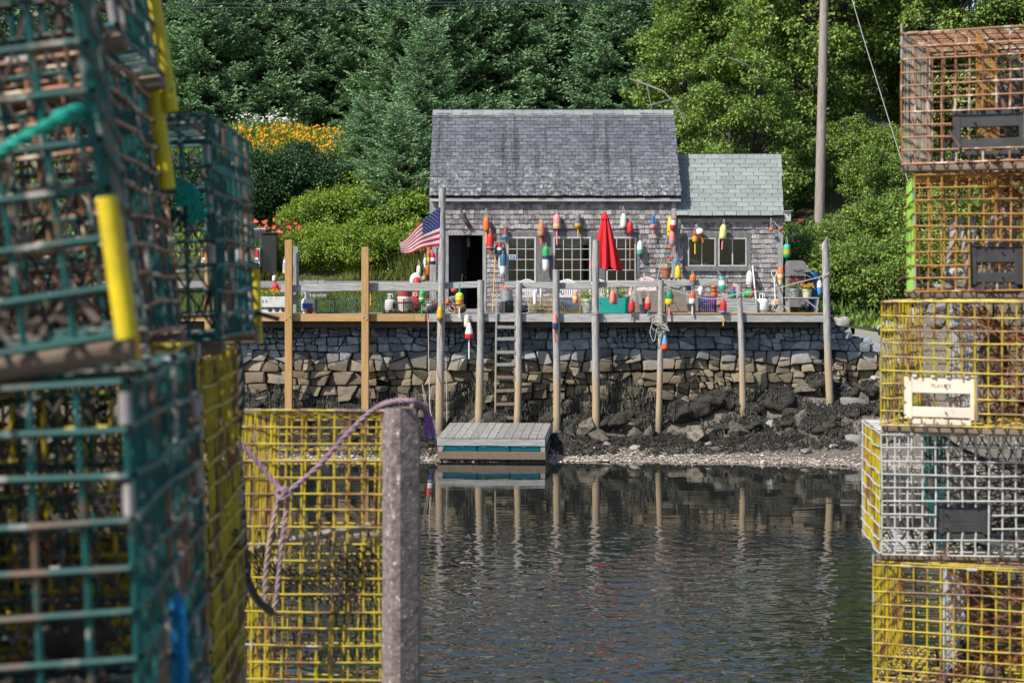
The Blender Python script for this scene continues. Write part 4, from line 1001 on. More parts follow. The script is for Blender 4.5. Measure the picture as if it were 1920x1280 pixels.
WR = wiremat('rusty wire', (.31, .145, .065), (.23, .10, .04), (.10, .04, .02), .54, (.50, .42, .33), .55)
WO = wiremat('gold rusty wire', (.38, .21, .045), (.29, .14, .03), (.13, .05, .02), .55, (.45, .36, .25), .6)
WW = wiremat('white coated wire', (.47, .47, .46), (.33, .33, .33), (.18, .1, .06), .60, (.6, .6, .58), .6)
WGL = wiremat('lime wire', (.22, .45, .05), (.16, .36, .05), (.3, .13, .04), .68)
WPALE = mat('driftwood lath', (.36, .32, .27), (.2, .17, .13), 8, .85, .4, .005, (8, 8, .8), rnd=.2)
CLIPM = mat('grey clip', (.34, .32, .31), (.20, .17, .16), 20, .5, .3, .003)
NETO = mat('rust netting twine', (.27, .105, .035), (.14, .055, .02), 30, .9, .2, .002)
NETD = mat('dark netting twine', (.07, .06, .055), (.03, .028, .028), 30, .9, .2, .002)
NETW = mat('pale netting twine', (.36, .32, .28), (.2, .18, .16), 30, .9, .2, .002)
VENTB = mat('black vent plastic', (.025, .025, .027), (.05, .05, .052), 18, .6, .5, .004)
VENTC = mat('cream vent plastic', (.66, .58, .46), (.5, .43, .34), 9, .6, .2, .003, wear=((.2, .14, .09), .66, .75, 9))
DEBRIS = mat('dried weed and shell', (.085, .065, .05), (.028, .024, .02), 25, .9, .5, .005, rnd=.6, hue=.03, wear=((.3, .27, .22), .68, .76, 20))
YELP = mat('yellow hose plastic', (.60, .46, .01), (.38, .29, .015), 22, .55, .4, .003, wear=((.16, .13, .05), .6, .72, 30))
ORGP = mat('orange yellow hose plastic', (.60, .34, .01), (.4, .2, .01), 22, .55, .4, .003, wear=((.16, .1, .04), .6, .72, 30))
CELL = .0381
def trap(name, label, loc, L=1.22, Wd=.53, H=.335, rot=0, roll=0, wm=WG, ox=0., net=NETD, vent=None, endm=None, rn=.022, part=.42, clips=8, r=.0027, group=None, cell=CELL, guards=(), seed=1, partm=None, pitch=0, topoff=0):
    rr = random.Random(seed); t = thing(name, label, 'lobster trap', loc, group, (pitch, -math.radians(roll), math.radians(rot)))
    x0, x1 = ox, ox + L; z0, z1 = rn, rn + H; b = MB(); j = lambda s=.0016: rr.uniform(-s, s)
    nx, nz, ny = max(2, round(L / cell)), max(2, round(H / cell)), max(2, round(Wd / cell))
    xs = [x0 + L * i / nx for i in range(nx + 1)]; zs = [z0 + H * i / nz for i in range(nz + 1)]; ys = [Wd * i / ny for i in range(ny + 1)]
    def wire(p, q, mi=0, rad=r):
        P_, Q_ = Vector(p), Vector(q); long_ = (Q_ - P_).length > .5; nn = 5 if long_ else 3; w_ = .0048 if long_ else .0028
        b.tube([P_.lerp(Q_, i / (nn - 1)) + (Vector((j(w_), j(w_), j(w_))) if 0 < i < nn - 1 else Vector((j(), j(), j()))) for i in range(nn)], rad, 5, mi, False)
    ee = 1 if endm is not None else 0
    hole = (vent[0], vent[1], vent[0] + vent[2], vent[1] + vent[3]) if vent else None
    for yy, sg in ((0, -1), (Wd, 1)):
        for x in xs:
            if hole and yy == 0 and hole[0] + .01 < x < hole[2] - .01: wire((x, yy, z0), (x, yy, hole[1])); wire((x, yy, hole[3]), (x, yy, z1)); continue
            wire((x, yy, z0), (x, yy, z1))
        for z in zs:
            if hole and yy == 0 and hole[1] + .01 < z < hole[3] - .01: wire((x0, yy + sg * .004, z), (hole[0], yy + sg * .004, z)); wire((hole[2], yy + sg * .004, z), (x1, yy + sg * .004, z)); continue
            wire((x0, yy + sg * .004, z), (x1, yy + sg * .004, z))
    for xx, sg in ((x0, -1), (x1, 1)):
        for y in ys[1:-1]: wire((xx, y, z0), (xx, y, z1), ee)
        for z in zs: wire((xx + sg * .004, 0, z), (xx + sg * .004, Wd, z), 0)
    for zz in (z0, z1):
        for x in xs[1:-1]: wire((x, 0, zz), (x, Wd, zz))
        for y in ys[1:-1]: wire((x0, y, zz + .004), (x1, y, zz + .004))
    mp = 2
    if part:
        xp = x0 + L * part
        for y in ys[1:-1]: wire((xp, y, z0), (xp, y, z1), mp)
        for z in zs[1:-1]: wire((xp, 0, z), (xp, Wd, z), mp)
    for c in range(clips):
        z = rr.choice(zs); x = rr.choice((x0, x1)); y = rr.choice((0, 0, Wd))
        b.tube([(x, y, z + .004), (x, y, z + .03)], r * 1.7, 6, 3)
    for c in range(clips // 2):
        x = rr.uniform(x0, x1); b.tube([(x, 0, z1), (x + .03, 0, z1)], r * 2, 6, 3)
    b.build('wire_cage', [wm, endm or wm, partm or wm, CLIPM], t, 60, False)
    if rn > .005:
        for yy in (.03, Wd - .06): k = MB(); k.cbox(((x0 + x1) / 2, yy + .015, rn / 2 - .002), (L + .015, .045, rn - .004), .004); k.build('runner', BROWNW, t, None, False)
    if net is not None:
        k = MB(); ring = 22; dep = 7; xa, xb = x0 + L * (part or .4) + .01, x0 + L * ((part or .4) + .27)
        def cp(u, s):
            an = 2 * math.pi * u; c, s_ = math.cos(an), math.sin(an); m = max(abs(c), abs(s_)); sq = Vector((0, c / m * Wd * .47, s_ / m * H * .46)); ci = Vector((0, c * .07, s_ * .07)); ww = s ** .8
            p = sq.lerp(ci, ww); return Vector((xa + (xb - xa) * s, Wd / 2, (z0 + z1) / 2)) + p + Vector((0, 0, -.03 * math.sin(s * 3.1)))
        for i in range(ring):
            for q in range(dep):
                for dd in (.5, -.5): k.tube([cp((i + .5 * (q % 2)) / ring, q / dep), cp((i + .5 * (q % 2) + dd) / ring, (q + 1) / dep)], .0026, 4, 0, False)
        # a second head: the side entry, sloping from the front face to the middle
        for i in range(16):
            for q in range(7):
                for dd in (.5, -.5):
                    def fp(u, s):
                        xx = x0 + L * (.50 + .44 * u); zc = z0 + H * (.88 - .30 * s); sp = H * (.40 * (1 - s) + .07); return Vector((x0 + L * .72 + (xx - x0 - L * .72) * (1 - .65 * s), .02 + Wd * .55 * s, zc - sp * (.5 - .5 * math.cos(u * 6.28))))
                    k.tube([fp((i + .5 * (q % 2)) / 16, q / 7), fp((i + .5 * (q % 2) + dd) / 16, (q + 1) / 7)], .0019, 4, 0, False)
        # twine apron across the back and over the partition, added to darken the inside; old dry weed caught in the bottom
        nb_ = max(10, int((L * (1 - (part or .4))) / .035)); nh = 9
        for i in range(nb_):
            for q in range(nh):
                for dd in (.5, -.5):
                    def ap(u, s): return Vector((x0 + L * (part or .4) + L * (1 - (part or .4)) * u, Wd * .93 - .05 * math.sin(3.1 * s) + .012 * math.sin(14 * u), z0 + H * (.03 + .92 * s)))
                    k.tube([ap((i + .5 * (q % 2)) / nb_, q / nh), ap(min(1, max(0, (i + .5 * (q % 2) + dd) / nb_)), (q + 1) / nh)], .0024, 4, 0, False)
        k.build('netting_head', net, t, None, False)
        k = MB()
        for i in range(70):
            p = Vector((x0 + L * rr.uniform(.02, .98), Wd * rr.uniform(.05, .95), z0 + .006)); a_ = rr.uniform(0, 6.28); l_ = rr.uniform(.03, .12); up = abs(rr.gauss(0, .035))
            k.tube([p, p + Vector((math.cos(a_) * l_ * .5, math.sin(a_) * l_ * .5, up)), p + Vector((math.cos(a_) * l_, math.sin(a_) * l_, up * .4))], rr.uniform(.002, .006), 4)
        for i in range(9):
            p = Vector((x0 + L * rr.uniform(.05, .95), Wd * rr.uniform(.1, .9), z0 + rr.uniform(.01, .05))); k.ball(p, rr.uniform(.015, .04), 7, sz=(rr.uniform(.7, 1.6), 1, .6), R=RZ(rr.uniform(0, 6)))
        k.build('dried_weed', DEBRIS, t, None, False)['kind'] = 'stuff'
        k = MB(); p = Vector((x0 + L * .22, Wd * .5, z1)); k.tube([p, p - Vector((0, 0, H * .25))], .004, 5); k.ball(p - Vector((0, 0, H * .48)), .055, 10, sz=(.8, .8, 1.5)); k.build('bait_bag', NETW if seed % 2 else DEBRIS, t, 60, False)
    if vent:
        vx, vz, vw, vh, vm = vent; k = MB(); f = .03; y = .013
        k.cbox((vx + vw / 2, y, vz + vh - .023), (vw - .002, .008, .046), .002); k.cbox((vx + vw / 2, y, vz + .015), (vw - .002, .008, .03), .002)
        k.cbox((vx + .012, y - .001, vz + vh / 2), (.024, .009, vh + .012), .002); k.cbox((vx + vw - .012, y - .001, vz + vh / 2), (.024, .009, vh + .012), .002)
        k.cbox((vx + vw / 2, y + .003, vz - .013), (vw * .8, .006, .016), .002)
        for u in (.15, .4, .6, .85): k.cbox((vx + vw * u, y - .005, vz + vh + .006), (.014, .014, .014), .002)
        k.build('escape_vent', vm, t, None, False)
    for (gx, gy, za, zb, gm, gr) in guards: k = MB(); k.tube([(gx, gy, za), (gx, gy, za + (zb - za) * .5), (gx, gy, zb)], gr, 10); k.build('corner_guard', gm, t, 60, False)
    return t
# --- right stack (top to bottom)
def RX_(px, d=5.39): return wx(px, d)
d = 5.39
trap('lobster_trap', 'topmost rust coloured wire lobster trap with black vent on right stack', (RX_(1691), d, wz(322, d)), H=.375, rot=-22, wm=WR, net=NETD, vent=(.142, .06, .21, .108, VENTB), endm=WPALE, partm=WO, part=.17, seed=2)
trap('lobster_trap', 'gold rusty lobster trap with lime green bars at its left end', (RX_(1716), d, wz(560, d)), H=.335, rot=-9.5, wm=WO, net=NETO, vent=(.15, .046, .155, .104, VENTB), endm=WGL, part=.2, seed=3)
tv = trap('lobster_trap', 'bright yellow lobster trap with cream escape vent on right stack', (RX_(1653), d, wz(810, d)), H=.352, rot=-25, wm=WY, net=NETO, vent=(.063, .046, .212, .115, VENTC), partm=WW, part=.15, seed=4)
trap('lobster_trap', 'white wire lobster trap with yellow and green left end on right stack', (RX_(1653), d, wz(1052, d)), H=.345, rot=-5, wm=WW, net=NETD, vent=(.155, .085, .157, .075, VENTB), endm=WY, partm=WG, part=.15, seed=5)
t5 = trap('lobster_trap', 'yellow lobster trap at the bottom of the visible right stack', (RX_(1638), d, wz(1052, d) - .366), H=.335, rot=-21, wm=WY, net=NETO, partm=WW, part=.16, seed=6)
dup(t5, (RX_(1650), d, WHARFZ + .002), (0, 0, math.radians(-18)), 'yellow lobster trap resting on the wharf under the right stack', (1, 1, (wz(1052, d) - .368 - WHARFZ) / .357))
# lettering on the vent
fc = bpy.data.curves.new('lettering', 'FONT'); fc.body = 'PLANTE'; fc.size = .016; fc.extrude = .0004; fc.align_x = 'CENTER'
fo = bpy.data.objects.new('lettering_curve', fc); COL.objects.link(fo); bpy.context.view_layer.update()
me = bpy.data.meshes.new_from_object(fo.evaluated_get(bpy.context.evaluated_depsgraph_get())); bpy.data.objects.remove(fo)
fo = mesh_obj('lettering', me, mat('faded lettering', (.36, .28, .21), None, 9, .8, 0), tv); fo.location = (.063 + .106, .0082, .046 + .086); fo.rotation_euler = (math.radians(90), 0, 0)
# --- left stack A (nearest)
def L_(px, py, d): return W(px, py, d)
h = .34
def lt(label, p, rot, roll, wm, seed, H=.335, gu=(), ent=None, vent=None, net=NETD): return trap('lobster_trap', label, p, rot=rot, roll=roll, wm=wm, ox=-1.22, H=H, seed=seed, guards=gu, r=.0031, clips=9, endm=ent, net=net, vent=vent)
pA = Vector((wx(268, 1.52), 1.52, 3.612))
tA = lt('nearest teal lobster trap filling the lower left corner', pA, 3.7, 2.5, WG, 11, .335)
lt('teal lobster trap on top of the nearest one, yellow hose on its corner', (wx(236, 1.52), 1.52, 3.985), 9.5, 8, WG, 12, .40, ((.004, -.012, .02, .135, YELP, .0088), (.004, .05, .0, .12, ORGP, .008)))
dup(tA, (wx(262, 1.52), 1.52, 3.25), (0, 0, math.radians(3)), 'teal lobster trap on the staging under the nearest one, out of frame', (1, 1, 1))
# --- left stack B
dB = 2.14
lt('teal lobster trap in the second left column, between the near and far columns', (wx(254, dB), dB, 3.965), 4, 8, WR, 13, .33, ((.006, .53, .22, .40, YELP, .013),), WG, None, NETW)
lt('topmost teal lobster trap of the second left column, cut by the picture edge', (wx(220, dB), dB, 4.322), 5, 9, WG, 14, .335, ((.006, .53, -.03, .2, YELP, .012),))
lt('teal lobster trap low in the second left column, behind the nearest trap', (wx(290, dB), dB, 3.606), 4, 2, WY, 15, .335, (), WG)
lt('teal lobster trap at the foot of the second left column on the staging', (wx(290, dB), dB, 3.25), 4, 0, WG, 19)
# --- left stack C
dC = 2.72
lt('teal lobster trap on top of the third left column beside the flower bed', (wx(406, dC), dC, 3.945), 1.5, 2.6, WG, 16, .325, ((.004, .53, .0, .13, YELP, .007),))
lt('bright yellow lobster trap under the teal one in the third left column', (wx(386, dC), dC, 3.60), 2.6, 2, WY, 17, .315, ())
lt('yellow lobster trap at the foot of the third left column', (wx(390, dC), dC, 3.25), 2.6, 0, WY, 18, .32)
# --- the yellow trap standing on its end, with the granite post and ropes
dY = 4.27
trap('lobster_trap', 'tall yellow wire lobster trap standing on end beside stone post', (wx(430, dY), dY, WHARFZ + .062), L=.372, Wd=.53, H=1.16, rot=-2.6, pitch=math.radians(-6.5), wm=WY, net=None, rn=.004, part=0, clips=30, r=.0027, seed=21)
def inner_net():
    t = thing('trap_netting', 'dark twine netting slung inside the tall yellow trap', 'netting', (wx(580, 4.5), 4.5, 3.35)); k = MB()
    for i in range(18):
        for q in range(9):
            for dd in (.5, -.5):
                def fp(u, s): return Vector((wx(445, 4.4) + (.33) * u, 4.32 + .42 * s, 3.44 - .16 * s - .05 * math.sin(u * 3.14) + .01 * math.sin(9 * u + 5 * s)))
                k.tube([fp((i + .5 * (q % 2)) / 18, q / 9), fp((i + .5 * (q % 2) + dd) / 18, (q + 1) / 9)], .0022, 4, 0, False)
    for i in range(18):
        for q in range(6):
            for dd in (.5, -.5):
                def fp(u, s): return Vector((wx(445, 4.4) + .33 * u, 4.36 + .02 * math.sin(7 * u), 3.47 - .30 * s))
                k.tube([fp((i + .5 * (q % 2)) / 18, q / 6), fp((i + .5 * (q % 2) + dd) / 18, (q + 1) / 6)], .0022, 4, 0, False)
    k.build('twine', NETD, t)
    b = MB(); b.tube([W(440, 1040, 4.5), W(560, 1010, 4.55), W(700, 985, 4.6)], .012, 6); b.tube([W(440, 1022, 4.6), W(600, 1012, 4.6), W(715, 1000, 4.65)], .008, 6); b.build('spreader', WPALE, t, 60)
inner_net()
def stone_post():
    dd = 4.12; x = wx(752, dd); t = thing('stone_post', 'speckled granite post with rope tied over its top', 'post', (x, dd, WHARFZ)); b = MB(); zt = wz(764, dd)
    R = RZ(math.radians(33)); c = Vector((x, dd, (WHARFZ + zt) / 2)); n = 46; base = [(.032, .020), (.020, .032), (-.020, .032), (-.032, .020), (-.032, -.020), (-.020, -.032), (.020, -.032), (.032, -.020)]; vs = []
    for k in range(n + 1):
        z = WHARFZ + (zt - WHARFZ) * k / n; s = 1 if k < n - 1 else (.95 if k == n - 1 else .80); h_ = 1 + .05 * mnoise.noise((0, 0, z * 3))
        for i, (px, py) in enumerate(base):
            q = 1 + .06 * mnoise.noise((i * 3.3, z * 9, 1)) + .05 * mnoise.noise((i * 5.1, z * 31, 2)); p = R @ Vector((px * 1.12 * s * q * h_, py * 1.12 * s * q * h_, 0)); vs.append((x + p.x, dd + p.y, z))
    b.add(vs, [(k * 8 + i, k * 8 + (i + 1) % 8, k * 8 + 8 + (i + 1) % 8, k * 8 + 8 + i) for k in range(n) for i in range(8)] + [tuple(n * 8 + i for i in range(8))])
    b.build('shaft', mat('speckled granite', (.25, .20, .19), (.09, .07, .068), 60, .9, 1, .008, wear=[((.50, .47, .43), .58, .66, 90), ((.42, .38, .34), .66, .74, 16)]), t, 30)
    k = MB(); k.tube([W(772, 757, dd), W(800, 762, dd + .02)], .009, 8); k.build('toggle', BROWNW, t, 60)
stone_post()
PURP = mat('purple rope', (.26, .17, .26), (.20, .13, .14), 60, .85, .5, .003, wear=((.30, .22, .17), .52, .62, 8)); PURB = mat('bright violet frayed rope', (.32, .14, .48), (.22, .1, .36), 60, .85, .3, .003)
def purple_rope():
    t = thing('purple_rope', 'faded purple rope looped from the stone post and knotted over the yellow trap', 'rope', W(530, 925, 4.2)); b = MB(); r = .0062
    twisted(b, [W(806, 800, 4.2), W(798, 770, 4.13), W(775, 752, 4.06), W(735, 752, 4.1), W(700, 768, 4.2), W(650, 815, 4.225), W(595, 875, 4.235), W(540, 922, 4.23)], r)
    twisted(b, [W(526, 918, 4.23), W(505, 892, 4.24), W(470, 850, 4.24), W(425, 805, 4.24), W(405, 770, 4.24)], r)
    b.build('line', PURP, t, 60)
    b = MB(); twisted(b, [W(522, 930, 4.22), W(510, 990, 4.215), W(500, 1060, 4.22), W(497, 1120, 4.22), W(503, 1146, 4.215), W(515, 1138, 4.22), W(522, 1085, 4.22), W(530, 1010, 4.215), W(541, 930, 4.22)], r); b.build('bight', PURP, t, 60)
    b = MB(); c = W(531, 924, 4.215)
    for k in range(3):
        an = k * 1.1; pts = [c + Vector((.014 * math.cos(u) * math.cos(an), -.006 + .010 * math.sin(u), .011 * math.sin(u + an))) for u in [i * .63 for i in range(11)]]; twisted(b, pts, .0055, 3)
    b.build('knot', PURP, t, 60)
    b = MB()
    for k in range(14): b.tube([W(797 + U(-3, 3), 768, 4.13), W(800 + U(-8, 9), 785 + U(-6, 4), 4.15), W(803 + U(-12, 14), 803 + U(-8, 16), 4.16)], .0028, 4)
    b.build('frayed_end', PURB, t, 60)
purple_rope()
def rope(name, label, paths, r, m, strands=3):
    c = Vector(paths[0][0]); t = thing(name, label, 'rope', c); b = MB()
    for p in paths: twisted(b, p, r, 6, None, 0, strands)
    b.build('line', m, t, 60); return t
rope('black_rope', 'black rope hanging between the yellow trap column and the tall yellow trap', [[W(443, 640, 3.7), W(452, 730, 3.7), W(446, 830, 3.7), W(453, 950, 3.7), W(459, 1060, 3.75), W(478, 1118, 3.9), W(508, 1146, 4.15)]], .009, mat('black rope fibre', (.03, .03, .032), (.05, .05, .055), 60, .7, .4, .003))
TEALR = mat('teal rope fibre', (.01, .28, .21), (.01, .2, .15), 60, .8, .4, .003)
rope('teal_rope', 'bright teal rope draped across the upper left trap', [[W(-60, 318, 1.5), W(0, 283, 1.49), W(55, 250, 1.48), W(110, 226, 1.49), W(165, 214, 1.53)], [W(100, 222, 1.49), W(140, 206, 1.5), W(175, 205, 1.55)]], .0048, TEALR)
rope('teal_rope_tangle', 'small tangle of teal rope caught between the trap columns', [[W(320 + U(-8, 40), 345 + U(-15, 20), 2.7), W(345 + U(-20, 30), 365 + U(-15, 25), 2.7), W(360 + U(-15, 30), 380 + U(-30, 30), 2.7), W(350 + U(-20, 50), 400 + U(-20, 30), 2.7)] for _ in range(7)], .005, TEALR)
rope('blue_rope', 'bundle of bright blue rope hanging on the side of nearest trap', [[W(322 + i * 6, 1120 + U(-12, 10), 1.74 - .006 * i), W(326 + i * 6, 1170, 1.735 - .006 * i), W(328 + i * 6, 1240, 1.735 - .006 * i), W(333 + i * 6, 1330, 1.735 - .006 * i)] for i in range(4)], .0034, mat('blue rope fibre', (.01, .22, .48), (.01, .15, .36), 60, .8, .4, .003))
rope('grey_rope_heap', 'grey rope coiled inside the topmost rusty trap', [[Vector((1.62 + .17 * math.cos(an + k) * (1 - k * .08), 5.55 + .11 * math.sin(an + k), 4.42 + .012 * k + .015 * math.sin(3 * an))) for an in [i * .6 for i in range(11)]] for k in range(6)], .010, NETW)
rope('old_rope_heap', 'dark weedy rope hung inside the gold rusty trap', [[Vector((1.30 + .035 * k + U(-.02, .02), 5.50, 4.24)), Vector((1.29 + .035 * k, 5.48, 4.16)), Vector((1.30 + .035 * k + U(-.03, .03), 5.5, 4.07)), Vector((1.33 + .03 * k, 5.52, 4.035))] for k in range(5)], .010, NETW)
# ------------------------------------------------------------------ buoys
PAL = dict(orange=(.70, .155, .035), dorange=(.60, .10, .03), red=(.52, .028, .035), maroon=(.30, .05, .05), white=(.70, .69, .66), cream=(.62, .57, .45), navy=(.03, .055, .16), blue=(.03, .17, .38), lblue=(.07, .30, .62),
           teal=(.03, .36, .33), mint=(.06, .42, .27), green=(.02, .38, .10), dgreen=(.012, .20, .10), yellow=(.72, .50, .03), gold=(.62, .35, .025), lime=(.52, .58, .06), pink=(.70, .26, .28), salmon=(.68, .22, .16), grey=(.16, .17, .18),
           black=(.03, .03, .035), paley=(.64, .60, .20), brown=(.25, .13, .06), lav=(.38, .33, .6), dblue=(.04, .13, .25), wood=(.36, .25, .13), rose=(.62, .32, .27))
def paint(c): return mat('painted ' + c, PAL[c], [q * .82 for q in PAL[c]], 9, .5, .15, .004, wear=[([q * .4 + .05 for q in PAL[c]], .55, .68, 9), ((.5, .48, .43), .66, .71, 15)])
ROPEM = mat('pale rope', (.50, .47, .42), (.36, .33, .29), 40, .9, .4, .003)
SHP = dict(bullet=[(0, .72), (.02, .9), (.06, 1), (.3, 1), (.55, .98), (.72, .9), (.85, .72), (.94, .48), (.985, .26), (1, .1)],
           taper=[(0, .8), (.02, .95), (.06, 1), (.25, .98), (.5, .84), (.7, .66), (.85, .5), (.95, .38), (1, .2)],
           capsule=[(0, .15), (.03, .5), (.08, .76), (.16, .95), (.28, 1), (.72, 1), (.84, .95), (.92, .76), (.97, .5), (1, .15)],
           drop=[(0, .2), (.04, .42), (.15, .6), (.35, .85), (.55, .98), (.7, 1), (.85, .9), (.95, .6), (1, .2)],
           ball=[(0, .08), (.05, .43), (.15, .71), (.3, .92), (.5, 1), (.7, .92), (.85, .71), (.95, .43), (1, .08)],
           tube=[(0, .8), (.02, 1), (.5, 1), (.98, 1), (1, .75)],
           neck=[(0, .8), (.02, .95), (.05, 1), (.26, 1), (.28, .74), (.6, .74), (.85, .72), (.96, .6), (1, .3)],
           collar=[(0, .86), (.02, 1), (.2, 1), (.24, .97), (.6, .96), (.76, .85), (.86, .55), (.9, .34), (.98, .34), (1, .2)])
BN = [0]
def buoy(label, x0, x1, y0, y1, d, bands, shape='bullet', stick=None, up=None, tilt=0, hang=14, cat='buoy', group=None, flip=False, letters=None, dx=0):
    """bands: colour names from top to bottom with the fraction where each ends, e.g. 'red:.5 white:1'. stick/up=(length px, colour, width px)"""
    cx, r = (x0 + x1) / 2, (x1 - x0) / 2 * d / F; H = (y1 - y0) * d / F; base = W(cx, y1, d)
    t = thing('lobster_buoy' if cat == 'buoy' else cat.replace(' ', '_'), label, cat, base, group, (0, math.radians(tilt), 0)); bl = []
    for q in bands.split():
        c, f = q.split(':'); bl.append((float(f), c))
    cols = []; [cols.append(c) for f, c in bl if c not in cols]
    pr = SHP[shape]; pr = [(1 - a_, b_) for a_, b_ in reversed(pr)] if flip else pr
    def rad(u):
        for (a_, b_), (c, e_) in zip(pr[:-1], pr[1:]):
            if a_ <= u <= c: return b_ + (e_ - b_) * (u - a_) / (c - a_ + 1e-9)
        return pr[-1][1]
    us = sorted({a_ for a_, b_ in pr} | {1 - f for f, c in bl if f < 1}); prof = [(rad(u) * r, u * H) for u in us]
    def mi(i):
        m = 1 - (us[i] + us[min(i + 1, len(us) - 1)]) / 2
        for f, c in bl:
            if m <= f: return cols.index(c)
        return cols.index(bl[-1][1])
    b = MB(); b.lathe(prof, 16, (0, 0, 0), None, mi); b.build('float_body', [paint(c) for c in cols], t, 50, False)
    if stick: s = MB(); s.tube([(0, 0, .02), (0, 0, -stick[0] * d / F)], (stick[2] if len(stick) > 2 else 3.2) / 2 * d / F, 8); s.build('stick', paint(stick[1]), t, 50, False)
    if up: s = MB(); s.tube([(0, 0, H - .02), (0, 0, H + up[0] * d / F)], (up[2] if len(up) > 2 else 3) / 2 * d / F, 8); s.build('stick', paint(up[1]), t, 50, False)
    if hang:
        s = MB(); z0 = H + (up[0] * d / F if up else 0) - .015; Lr = hang * d / F; o = dx * d / F
        s.tube([(-.012, 0, z0), (-.022 + o * .5, .0, z0 + Lr * .4), (-.006 + o, .01, z0 + Lr)], .006, 5); s.tube([(.012, 0, z0), (.024 + o * .5, .0, z0 + Lr * .35), (.006 + o, .01, z0 + Lr)], .006, 5)
        s.ball((o, 0, z0 + Lr * .96), .014, 6); s.build('rope_loop', ROPEM, t, 60, False)
    if letters:
        for k, q in enumerate(letters): pass
    return t
A_ = 47.86; B_ = 44.86
GA = None
# hung on the shack front, left to right
buoy('plain orange buoy behind the flag at the shack corner', 800.5, 810.5, 450, 468, 47.3, 'orange:1', 'bullet', hang=10)
buoy('slim orange and yellow buoy below the flag at the shack corner', 800, 806.5, 469, 496, 47.25, 'orange:.5 yellow:1', 'capsule', hang=5)
buoy('small white buoy under the flag beside the slim orange one', 794, 800, 483, 503, 47.2, 'white:1', 'drop', hang=8)
buoy('red, white and blue buoy right under the flag', 805.5, 817, 472, 496, 47.3, 'red:.46 white:.72 navy:1', 'bullet', hang=5)
buoy('slim orange buoy at the bottom of the corner string', 798, 805, 497, 518, 47.2, 'orange:1', 'capsule', hang=6)
buoy('round wooden float at the bottom of the corner string', 789.5, 800, 517, 528, 47.0, 'wood:1', 'ball', hang=6, cat='wooden float')
buoy('big plain orange buoy with yellow stick right of the door', 906, 918, 406, 433, A_, 'orange:1', 'bullet', (24, 'gold', 3.5), hang=16)
buoy('red buoy edged with white just below the plain orange one', 912.5, 926, 436, 465, A_ - .1, 'red:.93 white:1', 'bullet', (15, 'dorange', 2.6), hang=8)
buoy('red, white and navy buoy with white stick between door and first window', 930, 942.5, 453, 476, A_, 'red:.48 white:.68 navy:1', 'taper', (30, 'white', 3), hang=6)
buoy('maroon buoy with turquoise rim on a pale chain above the first window', 942, 953.5, 425, 446, A_, 'maroon:.74 lblue:1', 'taper', hang=20)
buoy('long blue over white buoy at the left edge of the first window', 937, 949, 475, 517, A_ - .08, 'dblue:.56 white:1', 'capsule', hang=5)
buoy('orange buoy with turquoise stripes between first and second windows', 1008, 1021.5, 417, 443, A_, 'orange:.33 teal:.44 orange:.68 teal:.79 orange:1', 'bullet', (14, 'orange', 3.4), hang=12)
buoy('long green, navy and white buoy between first and second windows', 1017, 1030, 461, 510, A_ - .08, 'green:.38 navy:.52 white:1', 'capsule', hang=6)
buoy('pink buoy with lime band and pink stick over the second window', 1037, 1051.5, 399, 429, A_, 'pink:.7 lime:.82 pink:1', 'collar', (30, 'pink', 3), hang=6)
buoy('grey buoy with yellow collar and stick above the second window', 1077.5, 1090.5, 400, 426, A_, 'grey:.74 gold:1', 'neck', (17, 'gold', 3), hang=6)
buoy('plain white buoy right of the red umbrella', 1163, 1175, 400, 427, A_, 'white:1', 'bullet', hang=14)
buoy('small plain red buoy with long thin stick beside the white one', 1175.5, 1187, 415, 438, A_ - .05, 'red:1', 'bullet', (68, 'rose', 1.6), hang=12)
buoy('white buoy with green base at the right edge of the third window', 1194, 1206, 451, 478, A_, 'white:.62 mint:.95 red:1', 'bullet', hang=12)
buoy('slim blue buoy with pink base hung alone on the shingles', 1219.5, 1229.5, 403, 428, A_, 'blue:.72 pink:1', 'neck', (15, 'pink', 2.6), hang=6)
buoy('yellow buoy with orange base in the bunch at the roof junction', 1251, 1262, 406, 443, A_, 'yellow:.7 orange:.82 yellow:1', 'bullet', hang=6)
buoy('red, white and red buoy in the bunch at the roof junction', 1255.5, 1266.5, 408, 430, A_ - .12, 'red:.22 white:.62 red:1', 'bullet', hang=6, tilt=6)
buoy('orange buoy with blue band below the bunch at the roof junction', 1254, 1266, 433, 461, A_ - .1, 'salmon:.62 lblue:.75 orange:1', 'bullet', (9, 'orange', 2.4), hang=5)
buoy('short blue buoy at the corner board between shack and annex', 1264, 1273, 480, 494, A_ - .05, 'lblue:1', 'bullet', hang=12)
buoy('plain yellow buoy low on the corner board beside the flower pot', 1265.5, 1277.5, 497, 522, A_ - .1, 'yellow:1', 'bullet', hang=5)
buoy('red over orange buoy with orange stick at the annex window', 1298, 1308.5, 431, 454, A_ + .02, 'maroon:.5 gold:1', 'bullet', (22, 'gold', 3.6), hang=12, dx=4)
buoy('tilted white buoy with orange base at the annex window', 1307, 1322, 427, 442, A_, 'white:.68 orange:1', 'ball', (13, 'orange', 3), tilt=-18, hang=9, dx=-4)
buoy('plain pale yellow buoy with red stick at the annex window', 1348, 1362, 420, 448, A_, 'paley:1', 'bullet', (20, 'salmon', 3.2), hang=10, tilt=4)
buoy('white buoy with red lettering band right of the annex window', 1399, 1412, 507, 534, A_, 'white:.80 red:.86 white:1', 'bullet', hang=12)
buoy('small orange float hung by a cord at the annex eave', 1442, 1450, 426, 434, A_, 'orange:1', 'ball', hang=18, cat='net float')
buoy('small red float hung by a cord at the annex corner', 1460, 1468.5, 426, 434, A_, 'maroon:1', 'ball', hang=12, dx=-14, cat='net float')
